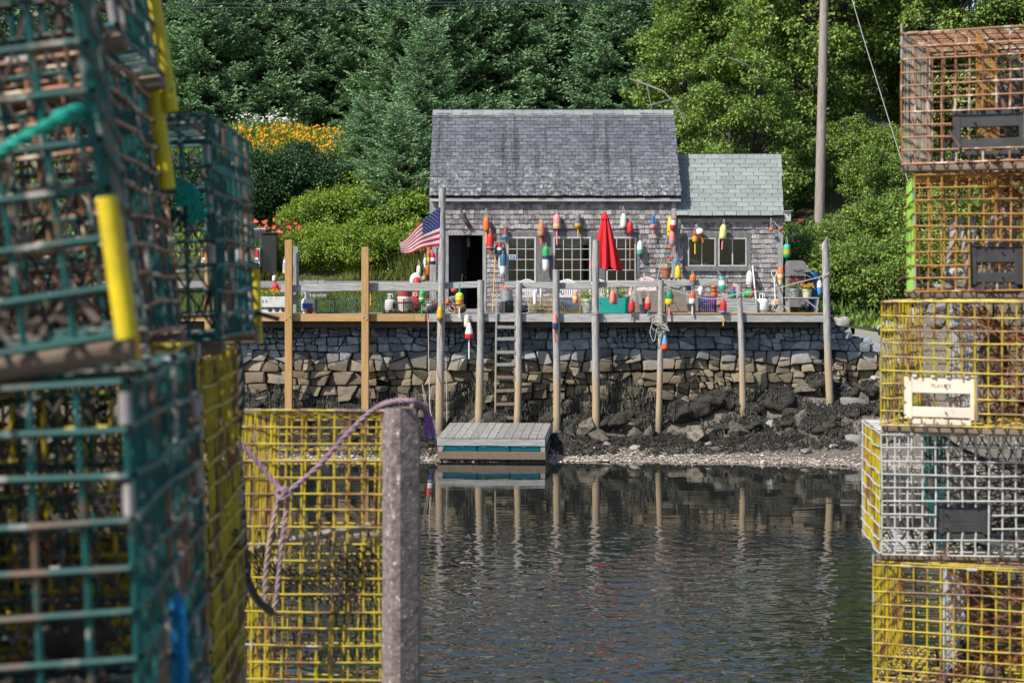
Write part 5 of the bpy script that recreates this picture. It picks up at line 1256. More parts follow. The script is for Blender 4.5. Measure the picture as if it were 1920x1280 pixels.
buoy('green buoy with yellow middle band hung off the annex corner', 1468.5, 1482, 457, 485, 47.9, 'mint:.38 gold:.66 green:1', 'capsule', (7, 'dgreen', 2.4), hang=14)
buoy('orange and white speckled buoy on the annex corner board', 1457, 1470, 501, 536, 47.8, 'orange:.36 cream:.55 gold:.7 cream:1', 'drop', hang=12)
buoy('grey buoy with red stick in the dark doorway', 873.5, 882, 444, 463, 49.0, 'cream:1', 'bullet', (22, 'red', 2), hang=12)
# hung on the deck rails and piles
buoy('lavender buoy with yellow base left of the tall tan post', 530, 538, 486, 513, 45.3, 'white:.2 lav:.76 paley:1', 'bullet', hang=5)
buoy('green buoy with orange and white middle on the left rail', 785.5, 796.5, 545, 569, B_, 'green:.45 orange:.55 white:.64 green:1', 'capsule', (24, 'green', 2.6), hang=8)
buoy('orange yellow buoy on the flag pile at deck level', 819, 831, 574, 601, 44.72, 'gold:.78 brown:1', 'bullet', (30, 'gold', 1.6), hang=12)
buoy('lime and red buoy with white stick in front of the doorway', 854, 869, 548, 573, B_, 'lime:.55 orange:.75 lime:1', 'capsule', (22, 'white', 3), (16, 'teal', 3), hang=0)
buoy('cream buoy on top of the pair hanging below the deck', 870, 881, 590, 613, 44.84, 'cream:1', 'bullet', hang=8)
buoy('white buoy with red base and stick below the cream one', 871.5, 887.5, 605, 635, 44.8, 'white:.68 red:1', 'taper', (38, 'white', 2.8), hang=4)
buoy('thin white fender hanging by the crooked pile', 999.5, 1006.5, 543, 573, B_, 'white:1', 'capsule', hang=8, cat='fender')
buoy('salmon over navy buoy on the pile behind the floating dock', 1035, 1046.5, 587, 616, 44.7, 'salmon:.62 navy:1', 'taper', (26, 'dorange', 3), hang=8)
buoy('small peach and yellow buoy on the rail near the blue bin', 1073.5, 1084, 546, 569, B_, 'salmon:.4 paley:.62 salmon:1', 'bullet', hang=8)
buoy('salmon pink buoy pair in front of the turquoise planter', 1143, 1154, 544, 569, B_, 'salmon:1', 'bullet', hang=7)
buoy('pale pink buoy tucked behind the salmon one', 1150, 1158, 547, 571, B_ + .08, 'rose:1', 'bullet', hang=9)
buoy('plain red buoy with grey stick right of the turquoise planter', 1178.5, 1190.5, 562, 585, B_, 'red:1', 'bullet', (17, 'grey', 2.4), hang=22)
buoy('small pink buoy above the plain red one on the rail', 1179, 1186, 540, 556, B_ + .06, 'pink:.5 white:.7 pink:1', 'bullet', hang=6)
buoy('salmon over red buoy with teal stick on the rail', 1209, 1220.5, 556, 581, B_, 'salmon:.5 red:1', 'bullet', (13, 'teal', 2.8), hang=18)
buoy('dark green over yellow buoy with pink stick beside the roped pile', 1247, 1263, 544, 571, B_, 'dgreen:.6 yellow:1', 'bullet', (26, 'pink', 3), hang=14)
buoy('red over white buoy with white stick on the right rail', 1292, 1304.5, 546, 570, B_, 'dorange:.55 white:1', 'bullet', (20, 'white', 3), hang=10)
buoy('round orange buoy with brown band at the end of the rail', 1293, 1304.5, 514, 538, B_ + .06, 'orange:.45 brown:.75 lblue:1', 'capsule', hang=8)
buoy('white buoy with teal ends at the end of the rail', 1349, 1362.5, 517, 543, B_, 'teal:.22 brown:.3 white:.66 mint:1', 'bullet', tilt=-9, hang=12, dx=-4)
buoy('red buoy with blue base and yellow stick on the right beam', 1350, 1362.5, 561, 587, B_, 'red:.84 lblue:1', 'bullet', (24, 'gold', 2.4), hang=18)
buoy('white over blue buoy tied to the rope near the slanted pile', 1531.5, 1541.5, 526, 554, 44.9, 'white:.45 lblue:1', 'drop', hang=6)
buoy('blue over orange buoy hanging from the roped pile', 1240, 1253, 629, 655, 44.72, 'lblue:.52 dorange:1', 'taper', hang=16, dx=-3)
buoy('small red, white and navy buoy dangling left of the floating dock', 805, 815, 778, 823, 43.7, 'red:.0 red:.4 white:.6 navy:1', 'bullet', (14, 'navy', 2.6), hang=60, tilt=-10)
# lying and standing on the deck
def ondeck(px, d): return Vector((wx(px, d), d, ZD))
buoy('white and orange striped buoy standing on the purple crate', 1331, 1345.5, 534, 556, 45.75, 'orange:.2 black:.35 orange:.5 black:.62 orange:1', 'neck', hang=0)
buoy('plain white buoy leaning behind the big wooden boxes', 1304, 1316.5, 536, 558, 46.2, 'white:1', 'bullet', hang=0, tilt=12)
buoy('blue and yellow round float on the bench beside the grey bucket', 1478, 1488.5, 543, 556, 45.8, 'dblue:.6 gold:1', 'ball', hang=0)
buoy('green and red striped buoy lying on the slatted crate', 1394, 1415, 543, 559, 46.0, 'green:1', 'ball', hang=0)
buoy('red ended float lying between the green ones on the slatted crate', 1401, 1410, 545, 559, 45.9, 'maroon:1', 'ball', (6, 'wood', 3), (8, 'red', 2.4), 30, 0)
buoy('blue cone buoy with red tip standing on the slatted crate', 1369, 1380, 536, 559, 45.95, 'red:.2 dblue:.6 dgreen:1', 'taper', hang=0)
buoy('orange red round float in front of the doorway', 845, 858, 537, 549, 46.6, 'dorange:1', 'ball', hang=0)
buoy('white topped red float on a stick in the white planter box', 510.5, 523, 530, 547, 45.6, 'red:.65 dorange:1', 'ball', up=(6, 'red', 3), hang=0)
buoy('small white float on the tip of the planter stick', 510.5, 517.5, 516, 528, 45.6, 'white:1', 'capsule', hang=0)
buoy('tall red fender marked with a white number beside the shack corner', 772.5, 790, 519, 584, 45.7, 'red:1', 'capsule', hang=6, cat='fender')
for b_ in [o for o in bpy.data.objects if o.get('label', '').startswith('tall red fender')]:
    s = MB(); x, y, z = 0, -.125, 32 * 45.7 / F   # the number 10
    s.bx(-.085, -.063, y, y + .02, z - .05, z + .05); an = [i * .628 for i in range(11)]
    s.tube([(-.012 + .03 * math.cos(a_), y + .008, z + .045 * math.sin(a_)) for a_ in an], .010, 5); s.build('number', paint('white'), b_, None, False)
buoy('big weathered red and white drum buoy behind the left green trap', 745, 773, 542, 585, 46.3, 'maroon:.32 white:.56 maroon:.64 cream:1', 'tube', hang=0, cat='mooring buoy')
buoy('round white mooring ball resting behind the red fender', 768, 791, 511, 540, 46.45, 'white:1', 'ball', hang=0, cat='mooring buoy')
buoy('white jug float hanging above the mooring ball', 781, 789.5, 497, 514, 47.0, 'white:1', 'bullet', hang=10, cat='jug float')

# ------------------------------------------------------------------ flag
def flag():
    d = 44.78; t = thing('flag', 'red and white striped flag with starred blue canton flying from the tallest pile', 'flag', W(823, 420, d)); nu, nv = 40, 26
    def P(u, v, off=0):
        a_ = W(825, 390, d).lerp(W(824, 462, d), v); b_ = W(749, 451, d).lerp(W(752, 474, d), v); s = u ** .92
        p = a_.lerp(b_, s); p.z += .05 * math.sin(u * 5.2 + .5) * (1 - .6 * v) - .03 * math.sin(u * 9 + v) * u; p.y += .075 * math.sin(u * 8.5 + v * 1.6) * (.25 + u) + off; return p
    b = MB(); vs = [P(i / nu, j / nv) for j in range(nv + 1) for i in range(nu + 1)]; o = len(b.v)
    b.v += [tuple(q) for q in vs]
    for j in range(nv):
        for i in range(nu):
            b.f.append((j * (nu + 1) + i, j * (nu + 1) + i + 1, (j + 1) * (nu + 1) + i + 1, (j + 1) * (nu + 1) + i)); st = j * 13 // nv
            b.m.append(2 if (i < nu * .4 and st < 7) else (0 if st % 2 == 0 else 1))
    fm = lambda n, c: mat(n, c, None, 9, .8, 0, trans=.25)
    b.build('cloth', [fm('flag red', (.50, .02, .045)), fm('flag white', (.74, .72, .70)), fm('flag blue', (.025, .04, .16))], t, 60)
    for r in range(9):
        for c in range(6 if r % 2 == 0 else 5):
            u = (.4) * ((c + .5) / 6 + (0 if r % 2 == 0 else .5 / 6)); v = (7 / 13) * (r + .7) / 9.6; o = P(u, v, -.006); pts = []
            for k in range(10):
                a_ = k * math.pi / 5; rr = .012 if k % 2 == 0 else .005; pts.append(o + Vector((rr * math.sin(a_), 0, rr * math.cos(a_))))
            s = MB(); s.add(pts, [tuple(range(10))]); s.build('star', fm('flag white', (.74, .72, .70)), t)
    k = MB(); k.tube([W(826, 392, 44.84), W(825, 430, 44.80), W(824.5, 466, 44.84)], .008, 5); k.build('halyard', ROPEM, t)
flag()

# ------------------------------------------------------------------ furniture and clutter on the deck
def umbrella():
    d = 46.6; t = thing('patio_umbrella', 'closed bright red patio umbrella in front of the second and third windows', 'umbrella', ondeck(1136, d))
    RED = mat('umbrella red cloth', (.66, .028, .035), (.55, .02, .028), 4, .8, .2, .01, (4, 4, .6), trans=.18); zt = wz(403, d); zb = wz(500, d); n = 64; rows = 22; b = MB(); vs = []
    for j in range(rows + 1):
        s = j / rows; R = .055 + .235 * s ** .85
        for k in range(n):
            an = 2 * math.pi * k / n; pl = 1 + (.14 + .24 * s) * math.cos(8 * an + .8 * s + .5 * math.sin(an * 2)) + .05 * s * math.sin(13 * an + 3 * s)
            dz = (.06 * math.cos(8 * an) - .05 * math.sin(an + .6) + .07 * math.cos(an)) * s ** 6
            vs.append((wx(1134.5, d) + .02 * s + R * pl * math.cos(an), d + R * pl * math.sin(an), zt + (zb - zt) * s - dz))
    b.add(vs, [(j * n + k, (j + 1) * n + k, (j + 1) * n + (k + 1) % n, j * n + (k + 1) % n) for j in range(rows) for k in range(n)]); b.build('canopy', RED, t, 70)
    b = MB(); m = 48; vs = []
    for j in range(6):
        s = j / 5; R = .03 + .075 * s
        for k in range(m): an = 2 * math.pi * k / m; vs.append((wx(1134, d) + R * (1 + .12 * math.cos(8 * an)) * math.cos(an), d + R * (1 + .12 * math.cos(8 * an)) * math.sin(an), wz(398, d) - .17 * s - .015 * math.cos(8 * an) * s))
    b.add(vs, [(j * m + k, (j + 1) * m + k, (j + 1) * m + (k + 1) % m, j * m + (k + 1) % m) for j in range(5) for k in range(m)] + [tuple(range(m - 1, -1, -1))]); b.build('vent_cap', RED, t, 70)
    b = MB(); x = wx(1135, d); b.tube([(x, d, ZD), (x, d, zt)], .022, 10); b.build('pole', GREYW, t, 60)
    b = MB(); b.lathe([(.24, 0), (.24, .05), (.1, .1), (.04, .2), (.03, .24)], 20, (x, d, ZD)); b.build('base', mat('dark cast base', (.05, .05, .055), None, 9, .6, .2), t, 40)
umbrella()
PLAST = mat('white garden plastic', (.58, .58, .57), (.44, .44, .43), 6, .45, .05)
def chair(label, px, d, rot, i=0):
    t = thing('garden_chair', label, 'chair', ondeck(px, d), 'white plastic garden chairs', (0, 0, rot)); b = MB(); n = 10
    vs = []
    for j in range(n + 1):
        v = j / n; y = -.22 + .44 * v; vs += [(-.22 - .01 * v, y, .43 - .03 * v - .012 * math.sin(v * 3.1)), (0, y, .415 - .03 * v - .02 * math.sin(v * 3.1)), (.22 + .01 * v, y, .43 - .03 * v - .012 * math.sin(v * 3.1))]
    vs2 = [(x, y, z - .014) for x, y, z in vs]; fs = []
    for j in range(n):
        for i_ in range(2): q = j * 3 + i_; fs.append((q, q + 1, q + 4, q + 3)); fs.append((q + 36 - 3, q + 33 + 3, q + 33 + 4, q + 33 + 1))
    b.add(vs + vs2, fs); b.bx(-.23, .23, -.235, -.215, .37, .44); b.build('seat', PLAST, t, 40, False)
    b = MB(); n = 16; pts = []                                     # arched back frame with slats
    for k in range(n + 1): an = math.pi * k / n; pts.append((-.235 * math.cos(an), .24 + .10 * math.sin(an) , .40 + .42 * math.sin(an) ** .55))
    b.tube(pts, .022, 8)
    for q in range(-3, 4): x = q * .058; zt = .40 + .42 * max(.1, math.sqrt(max(0, 1 - (x / .235) ** 2))) ** .55; b.box((x, .285, (.42 + zt) / 2), (.034, .014, zt - .42), RX(-.18))
    b.build('backrest', PLAST, t, 50, False)
    for sx in (-1, 1):
        a_ = MB(); a_.tube([(sx * .25, -.24, .0), (sx * .262, -.23, .40), (sx * .268, -.20, .60), (sx * .27, -.12, .645), (sx * .265, .05, .65), (sx * .245, .24, .62)], [.024, .024, .026, .03, .03, .022], 8); a_.build('armrest', PLAST, t, 50, False)
        l = MB(); l.tube([(sx * .20, .27, 0), (sx * .215, .22, .40)], .024, 8); l.build('leg', PLAST, t, 50, False)
    return t
chair('white plastic armchair beside the yellow trap, under the first window', 992, 46.9, math.radians(8))
chair('white plastic armchair facing the quay under the second window', 1062, 47.2, math.radians(-6))
chair('white plastic armchair half hidden by stout pile below the umbrella', 1125, 47.2, math.radians(4))
chair('white plastic armchair turned sideways beside the terracotta pot', 1247, 46.9, math.radians(-70))
def cloth_chair():
    d = 46.7; t = thing('draped_chair', 'chair draped with a red and white floral cloth behind the rail', 'chair', ondeck(1212, d)); b = MB(); n = 14; vs = []
    for k in range(n + 1): an = math.pi * k / n; vs += [(wx(1212, d) - .25 * math.cos(an), d + .02, ZD + .5), (wx(1212, d) - .25 * math.cos(an), d, ZD + .72 + .18 * math.sin(an)), (wx(1212, d) - .25 * math.cos(an), d + .06, ZD + .72 + .18 * math.sin(an))]
    fs = []
    for k in range(n): q = k * 3; fs += [(q, q + 3, q + 4, q + 1), (q + 1, q + 4, q + 5, q + 2)]
    b.add(vs, fs); b.build('cover', mat('floral red and white cloth', (.72, .70, .68), (.66, .6, .6), 7, .8, .1, .003, wear=((.55, .03, .05), .54, .56, 13)), t, 40)
    for sx in (-.2, .2):
        for sy in (.0, .38): l = MB(); l.tube([(wx(1212, d) + sx, d + .04 + sy, ZD), (wx(1212, d) + sx, d + .04 + sy, ZD + .46)], .018, 8); l.build('leg', PLAST, t, 50)
    s = MB(); s.cbox((wx(1212, d), d + .24, ZD + .46), (.48, .44, .03), .008); s.build('seat', PLAST, t)
cloth_chair()
# deck traps
trap('lobster_trap', 'small dark green trap on the deck beside the propane tank', (wx(592, 45.7), 45.7, ZD), L=.98, Wd=.5, H=.33, rot=0, wm=WG, net=None, rn=.02, part=.45, clips=0, r=.003, cell=.051, seed=31)
trap('lobster_trap', 'dark green trap on the deck in front of the red fender', (wx(717, 45.4), 45.4, ZD), L=1.26, Wd=.3, H=.32, rot=0, wm=WG, net=NETD, rn=.02, part=.4, clips=0, r=.003, cell=.051, seed=32)
trap('lobster_trap', 'yellow trap on the deck in front of the white armchair', (wx(993, 45.6), 45.6, ZD), L=1.26, Wd=.52, H=.36, rot=0, wm=WY, net=NETD, rn=.02, part=.45, clips=0, r=.003, cell=.051, vent=(.17, .03, .18, .07, VENTB), seed=33)
def crate(name, label, cat, x0, x1, y0, d, dep, m, style='solid', lid=None):
    t = thing(name, label, cat, (wx((x0 + x1) / 2, d), d + dep / 2, ZD)); X0, X1 = wx(x0, d), wx(x1, d); z1 = wz(y0, d); z0 = ZD + .003; th = .02
    def side(nm, a_, c, e_, f_):
        b = MB()
        if style == 'slat':
            n = 5; h = (z1 - z0) / n
            for i in range(n): b.bx(a_, c, e_, f_, z0 + i * h + .004, z0 + (i + 1) * h - .014)
        elif style == 'lattice':
            alongx = (c - a_) > (f_ - e_); L0, L1 = (a_, c) if alongx else (e_, f_); nn = max(3, int((L1 - L0) / .05)); mz = max(3, int((z1 - z0) / .05))
            for i in range(nn + 1):
                u = L0 + (L1 - L0) * i / nn
                if alongx: b.bx(u - .009, u + .009, e_, f_, z0, z1)
                else: b.bx(a_, c, u - .009, u + .009, z0, z1)
            for i in range(mz + 1):
                z = z0 + (z1 - z0) * i / mz
                b.bx(a_ + .001, c - .001, e_ + .001, f_ - .001, z - .009, z + .009)
            b.bx(a_ - .004, c + .004, e_ - .004, f_ + .004, z1 - .04, z1 + .002)
        else: b.cbox(((a_ + c) / 2, (e_ + f_) / 2, (z0 + z1) / 2), (c - a_, f_ - e_, z1 - z0), .006)
        b.build(nm, m, t)
    side('side_panel', X0, X1, d, d + th); side('side_panel', X0, X1, d + dep - th, d + dep)
    side('end_panel', X0, X0 + th, d + th + .001, d + dep - th - .001); side('end_panel', X1 - th, X1, d + th + .001, d + dep - th - .001)
    b = MB(); b.bx(X0 + th + .001, X1 - th - .001, d + th + .001, d + dep - th - .001, z0, z0 + .02); b.build('bottom', m, t)
    if lid: b = MB(); b.cbox(((X0 + X1) / 2, d + dep / 2, z1 + .02), (X1 - X0 + .03, dep + .03, .035), .01); b.build('lid', lid, t)
    return t
WBOX = mat('brown grey boards', (.26, .22, .185), (.15, .125, .105), 4, .85, .4, .008, (.6, 5, 5), rnd=.12)
crate('wooden_chest', 'big brown grey wooden chest behind the red and green buoys, left one', 'chest', 1190, 1247, 545, 45.5, .7, WBOX)
crate('wooden_chest', 'big brown grey wooden chest next to the purple crate', 'chest', 1249, 1310, 545, 45.5, .7, WBOX)
crate('milk_crate', 'purple plastic lattice crate at the right end of the wooden chests', 'crate', 1312, 1343, 556, 45.4, .35, mat('purple plastic', (.10, .06, .22), (.06, .035, .15), 9, .5, .1), 'lattice')
crate('slatted_crate', 'grey slatted wooden crate topped with green floats', 'crate', 1361, 1420, 560, 45.6, .5, GREYWH, 'slat')
crate('storage_bin', 'bright blue plastic bin behind the yellow deck trap', 'bin', 1047, 1086, 560, 46.25, .35, mat('blue bin plastic', (.015, .19, .50), (.01, .14, .40), 6, .5, .1), 'solid', mat('blue lid plastic', (.02, .22, .62), None, 6, .5, .1))
crate('dark_crate', 'dark green plastic crate below the galvanised can', 'crate', 948, 962, 564, 46.3, .3, mat('dark green plastic', (.015, .05, .04), (.01, .03, .03), 9, .5, .1), 'lattice')
crate('lantern_box', 'small grey box beside the dark green crate near the ladder', 'box', 936, 947, 567, 46.2, .22, GREYW, 'solid', GREYWH)
tq = crate('planter_box', 'turquoise planter box with yellow flowers in front of umbrella', 'planter', 1124, 1182, 559, 45.6, .35, mat('turquoise paint', (.015, .32, .28), (.01, .26, .22), 7, .55, .2))
wp = crate('planter_box', 'white planter box printed with black wheels by the tall tan post', 'planter', 484, 536, 556, 45.3, .4, PLAST)
b = MB(); BLK = paint('black')
for px in (506, 519, 531): b.tube([(wx(px, 45.28), 45.293, ZD + .09), (wx(px, 45.28), 45.298, ZD + .09)], .055, 16)
b.build('printed_wheel', BLK, wp); b = MB(); b.bx(wx(489, 45.28), wx(535, 45.28), 45.29, 45.297, ZD + .135, ZD + .155)
for px in range(490, 534, 3): b.bx(wx(px, 45.28), wx(px + 1.6, 45.28), 45.291, 45.2975, ZD + .10, ZD + .1345)
for px in (492, 498): b.bx(wx(px, 45.28), wx(px + 1.2, 45.28), 45.291, 45.2975, wz(567, 45.28), wz(562, 45.28))
b.build('printed_border', BLK, wp)
def potplant(name, label, V, mi, ms, x, d, z):
    t = thing(name, label, 'plant', (x, d, z)); mi = np.array(mi); quad_mesh('foliage', V[mi == 0], ms[0], t)
    if (mi == 1).any(): quad_mesh('blossoms', V[mi == 1], ms[1], t)
    return t
def sprig(n, rx, ry, h, leaf, nf=0, psz=.03, seed=1):
    r = np.random.default_rng(seed); p = r.normal(0, 1, (n, 3)) * np.array([rx * .5, ry * .5, 0]) + np.array([0, 0, 1]) * r.uniform(0, h, (n, 1)) * .8; d = unit(r.normal(0, .6, (n, 3)) + np.array([0, 0, .5]))
    V = [leaf_quads(p, d, unit(r.normal(0, 1, (n, 3)) + np.array([0, -.5, .6])), r.uniform(.6, 1.2, n) * leaf, np.full(n, leaf * .5))]; mi = [0] * n
    for _ in range(nf):
        c = np.array([r.normal(0, rx * .5), r.normal(-.3, .5) * ry, h * r.uniform(.6, 1.15)]); k = 6; an = np.arange(k) * 6.283 / k; dd = unit(np.stack([np.cos(an), -.4 * np.ones(k), np.sin(an)], 1))
        V.append(leaf_quads(np.tile(c, (k, 1)), dd, np.tile(np.array([0, -1.0, .3]), (k, 1)), np.full(k, psz), np.full(k, psz * .75))); mi += [1] * k
    return np.concatenate(V), mi
for nm, lab, px, d, zz, args, pet in (
        ('flowering_plant', 'green plants with yellow blooms growing in the turquoise planter', 1153, 45.78, ZD + .30, (420, .50, .16, .42, .07, 9, .035, 3), PETALY),
        ('flowering_plant', 'yellow marigolds growing in the white printed planter', 505, 45.5, ZD + .36, (200, .34, .16, .2, .055, 16, .035, 4), PETALY),
        ('potted_plant', 'leafy green plant in the grey white pot by the stout pile', 1101, 46.05, ZD + .36, (180, .22, .2, .2, .06, 0, .03, 5), PETALW),
        ('flowering_plant', 'red geranium blooming in the terracotta pot', 1249, 46.9, wz(498, 46.9), (90, .2, .18, .2, .05, 8, .04, 6), PETALR),
        ('flowering_plant', 'pink and red flowers in the galvanised bucket on the bench', 1489, 45.85, wz(546, 45.85), (130, .22, .2, .28, .05, 10, .035, 7), PETALR),
        ('flowering_plant', 'orange marigolds in the cream pot on the bench', 1513, 45.85, wz(544, 45.85), (90, .22, .2, .14, .05, 16, .04, 8), PETALY)):
    V, mi = sprig(*args); potplant(nm, lab, V, mi, [LEAFM, pet], wx(px, d), d, zz)
def pot(label, px, d, w, ytop, ybot, m, name='flower_pot', cat='flower pot', taper=.72, rim=True):
    r = w / 2 * d / F; z0 = ZD if ybot is None else wz(ybot, d); z1 = wz(ytop, d); h = z1 - z0; t = thing(name, label, cat, (wx(px, d), d, z0)); b = MB()
    b.lathe([(r * taper, 0), (r * .98, h * .8), (r * .98, h * .97), (r * .86, h * .97), (r * .8, h * .85), (.01, h * .84)], 18); b.build('vessel', m, t, 40, False)
    if rim: k = MB(); k.lathe([(r * .985, h * .8), (r * 1.08, h * .8), (r * 1.08, h), (r * .9, h), (r * .9, h * .8)], 18); k.build('rim', m, t, 40, False)
    return t
GALV = mat('galvanised steel', (.42, .43, .44), (.30, .31, .32), 7, .45, .15, .003, metal=.6, wear=((.2, .17, .14), .64, .72, 8))
TERRA = mat('terracotta', (.36, .13, .06), (.28, .095, .04), 8, .85, .2)
pot('grey white glazed flower pot with drips by the stout pile', 1101, 46.05, 22, 560, None, mat('dripped glaze', (.50, .50, .46), (.36, .36, .34), 6, .6, .1, .01, (3, 3, .4), wear=((.24, .16, .1), .6, .7, 5, (3, 3, .5))))
pot('terracotta pot of red geraniums on a dark stand under the shingle wall', 1249, 46.9, 20, 501, 520, TERRA)
pot('galvanised bucket of flowers on the grey bench', 1488, 45.85, 21, 541, 557, GALV, 'bucket', 'bucket', .78)
pot('round cream pot of marigolds on the grey bench', 1513, 45.85, 18, 542, 557, mat('cream glaze', (.62, .56, .42), None, 7, .5, .1), taper=.8)
pot('small dark red pot in front of the labelled propane tank', 581, 45.3, 12, 577, None, mat('dark red glaze', (.28, .03, .025), None, 7, .5, .1))
tc = pot('galvanised trash can with orange red lid near the ladder', 950, 46.6, 24, 541, None, GALV, 'trash_can', 'trash can', .9, False)
b = MB(); r = 13.5 * 46.6 / F; hh = wz(541, 46.6) - ZD; b.lathe([(r, hh), (r, hh + .03), (r * .8, hh + .06), (.02, hh + .075)], 20); b.build('lid', paint('dorange'), tc, 40, False)
def stand():
    t = thing('plant_stand', 'dark green stool carrying the terracotta pot', 'stool', ondeck(1249, 46.9)); x, d = wx(1249, 46.9), 46.9; z1 = wz(520, d); m = mat('dark green paint', (.02, .08, .05), None, 9, .6, .2)
    b = MB(); b.cbox((x, d, z1 - .018), (.36, .34, .032), .006); b.build('top', m, t)
    for sx in (-.14, .14):
        for sy in (-.13, .13): l = MB(); l.bx(x + sx - .015, x + sx + .015, d + sy - .015, d + sy + .015, ZD, z1 - .035); l.build('leg', m, t)
stand()
def propane(label, px, d, w, ytop, m, lab=None):
    r = w / 2 * d / F; h = wz(ytop, d) - ZD; t = thing('propane_tank', label, 'propane tank', ondeck(px, d)); b = MB(); hb = h * .72
    pr = [(r * .7, .04), (r * .9, .06), (r, .11), (r, hb - .09), (r * .93, hb - .04), (r * .7, hb - .005), (.03, hb)]; b.lathe(pr, 24); b.build('tank', m, t, 50, False)
    b = MB(); b.lathe([(r * .75, 0), (r * .75, .05), (r * .68, .05), (r * .68, 0)], 20); b.build('foot_ring', m, t, 40, False)
    b = MB()
    for k in range(3): an = k * 2.1 + .5; b.tube([(r * .45 * math.cos(an), r * .45 * math.sin(an), hb - .03), (r * .45 * math.cos(an), r * .45 * math.sin(an), h - .02)], .014, 6)
    b.tube([(r * .47 * math.cos(q * .42), r * .47 * math.sin(q * .42), h - .02) for q in range(16)], .014, 6); b.build('collar', m, t, 50, False)
    b = MB(); b.tube([(0, 0, hb - .01), (0, 0, hb + .07)], .018, 8); b.ball((0, 0, hb + .085), .026, 8); b.build('valve', mat('dull brass', (.3, .22, .1), None, 8, .4, 0, metal=1), t, 50, False)
    if lab:
        b = MB(); vs = []; n = 10
        for i in range(n + 1): an = -math.pi / 2 - .95 + 1.9 * i / n; vs += [((r + .003) * math.cos(an), (r + .003) * math.sin(an), .12), ((r + .003) * math.cos(an), (r + .003) * math.sin(an), hb - .12)]
        b.add(vs, [(2 * i, 2 * i + 2, 2 * i + 3, 2 * i + 1) for i in range(n)]); b.build('label', lab, t, 60, False)
TANKW = mat('white tank enamel', (.68, .68, .66), (.58, .58, .56), 6, .4, .05, wear=((.3, .2, .13), .68, .76, 8))
propane('propane tank with blue label left of the small green trap', 577, 45.55, 24, 548, TANKW, mat('blue printed label', (.03, .07, .30), (.04, .12, .42), 5, .5, 0, wear=((.6, .18, .06), .62, .66, 6)))
propane('plain white propane tank behind the left green trap', 732, 46.2, 21, 550, TANKW)
propane('white propane tank at the foot of the annex near the shovel', 1429.5, 45.8, 24, 549, TANKW)
def grill():
    d = 46.6; t = thing('gas_grill', 'grey gas grill with closed hood right of the annex', 'grill', ondeck(1500, d)); P_ = lambda px, py, y: Vector((wx(px, d), y, wz(py, d))); m = mat('grey grill enamel', (.20, .19, .19), (.15, .145, .145), 6, .5, .1); dk = mat('dark grill steel', (.05, .05, .05), None, 6, .5, .1)
    prof = [(1475, 513), (1475, 497), (1477, 490), (1482, 488.5), (1502, 488.5), (1507, 492), (1511, 500), (1519, 506), (1519, 509), (1500, 512)]
    b = MB(); n = len(prof); vs = [P_(x, y, d - .22) for x, y in prof] + [P_(x, y, d + .28) for x, y in prof]; b.add(vs, [tuple(range(n - 1, -1, -1)), tuple(range(n, 2 * n))] + [(i, (i + 1) % n, n + (i + 1) % n, n + i) for i in range(n)]); b.build('hood', m, t)
    b = MB(); b.tube([P_(1483, 504, d - .25), P_(1490, 505, d - .26), P_(1497, 503, d - .26), P_(1503, 505, d - .25)], .012, 6); b.build('handle', m, t, 50)
    b = MB(); b.cbox((wx(1492, d), d + .02, wz(516, d)), (.46, .5, .07), .008); b.build('burner_box', m, t)
    for px in (1481, 1486, 1491, 1496, 1501): k = MB(); k.tube([P_(px, 516.5, d - .235), P_(px, 516.5, d - .26)], .02, 10); k.build('knob', dk, t, 50)
    b = MB(); b.bx(wx(1477, d), wx(1507, d), d - .2, d + .25, wz(582, d), wz(520, d)); b.build('cabinet', dk, t)
    b = MB(); b.bx(wx(1475, d), wx(1478, d), d - .22, d + .26, wz(583, d), wz(520, d)); b.build('side_frame', m, t)
    b = MB(); b.box(P_(1514, 518, d), (.12, .42, .025), RY(.5)); b.build('side_shelf', m, t)
    b = MB(); b.bx(wx(1476, d), wx(1512, d), d - .35, d - .21, wz(575, d), wz(561, d)); b.build('drip_tray', m, t)
grill()
def barrel():
    d = 47.0; t = thing('rain_barrel', 'dark blue plastic barrel standing behind the grill', 'barrel', ondeck(1525, d)); r = 12 * d / F; h = wz(511, d) - ZD; b = MB(); b.lathe([(r * .9, 0), (r, .05), (r * 1.03, h * .3), (r, h * .33), (r * 1.03, h * .66), (r, h * .69), (r, h - .03), (r * .92, h)], 24); b.build('drum', mat('blue barrel plastic', (.012, .075, .22), (.01, .06, .18), 6, .5, .1), t, 50, False)
    b = MB(); b.lathe([(r * .9, h + .001), (r * .9, h + .02), (.02, h + .025)], 24); b.build('lid', mat('blue barrel plastic', (.012, .075, .22)), t, 50, False)
barrel()
def bench():
    d = 45.85; t = thing('work_bench', 'low grey wooden bench carrying flower pots right of the annex', 'bench', ondeck(1503, d)); z1 = wz(557, d)
    b = MB()
    for i in range(3): b.bx(wx(1472, d), wx(1534, d), d - .2 + i * .135, d - .075 + i * .135, z1 - .03, z1 - U(.001, .004))
    b.build('top', GREYWH, t)
    for px in (1477, 1530):
        for yy in (d - .17, d + .12): l = MB(); l.box((wx(px, d), yy, (ZD + z1) / 2 - .015), (.045, .04, z1 - ZD - .03), RY(.12 if px > 1500 else -.05)); l.build('leg', GREYW, t)
    l = MB(); p, q = Vector((wx(1508, d), d - .2, z1 - .05)), Vector((wx(1532, d), d - .2, ZD + .08)); l.tube([p, q], .022, 4); l.build('brace', GREYW, t)
bench()
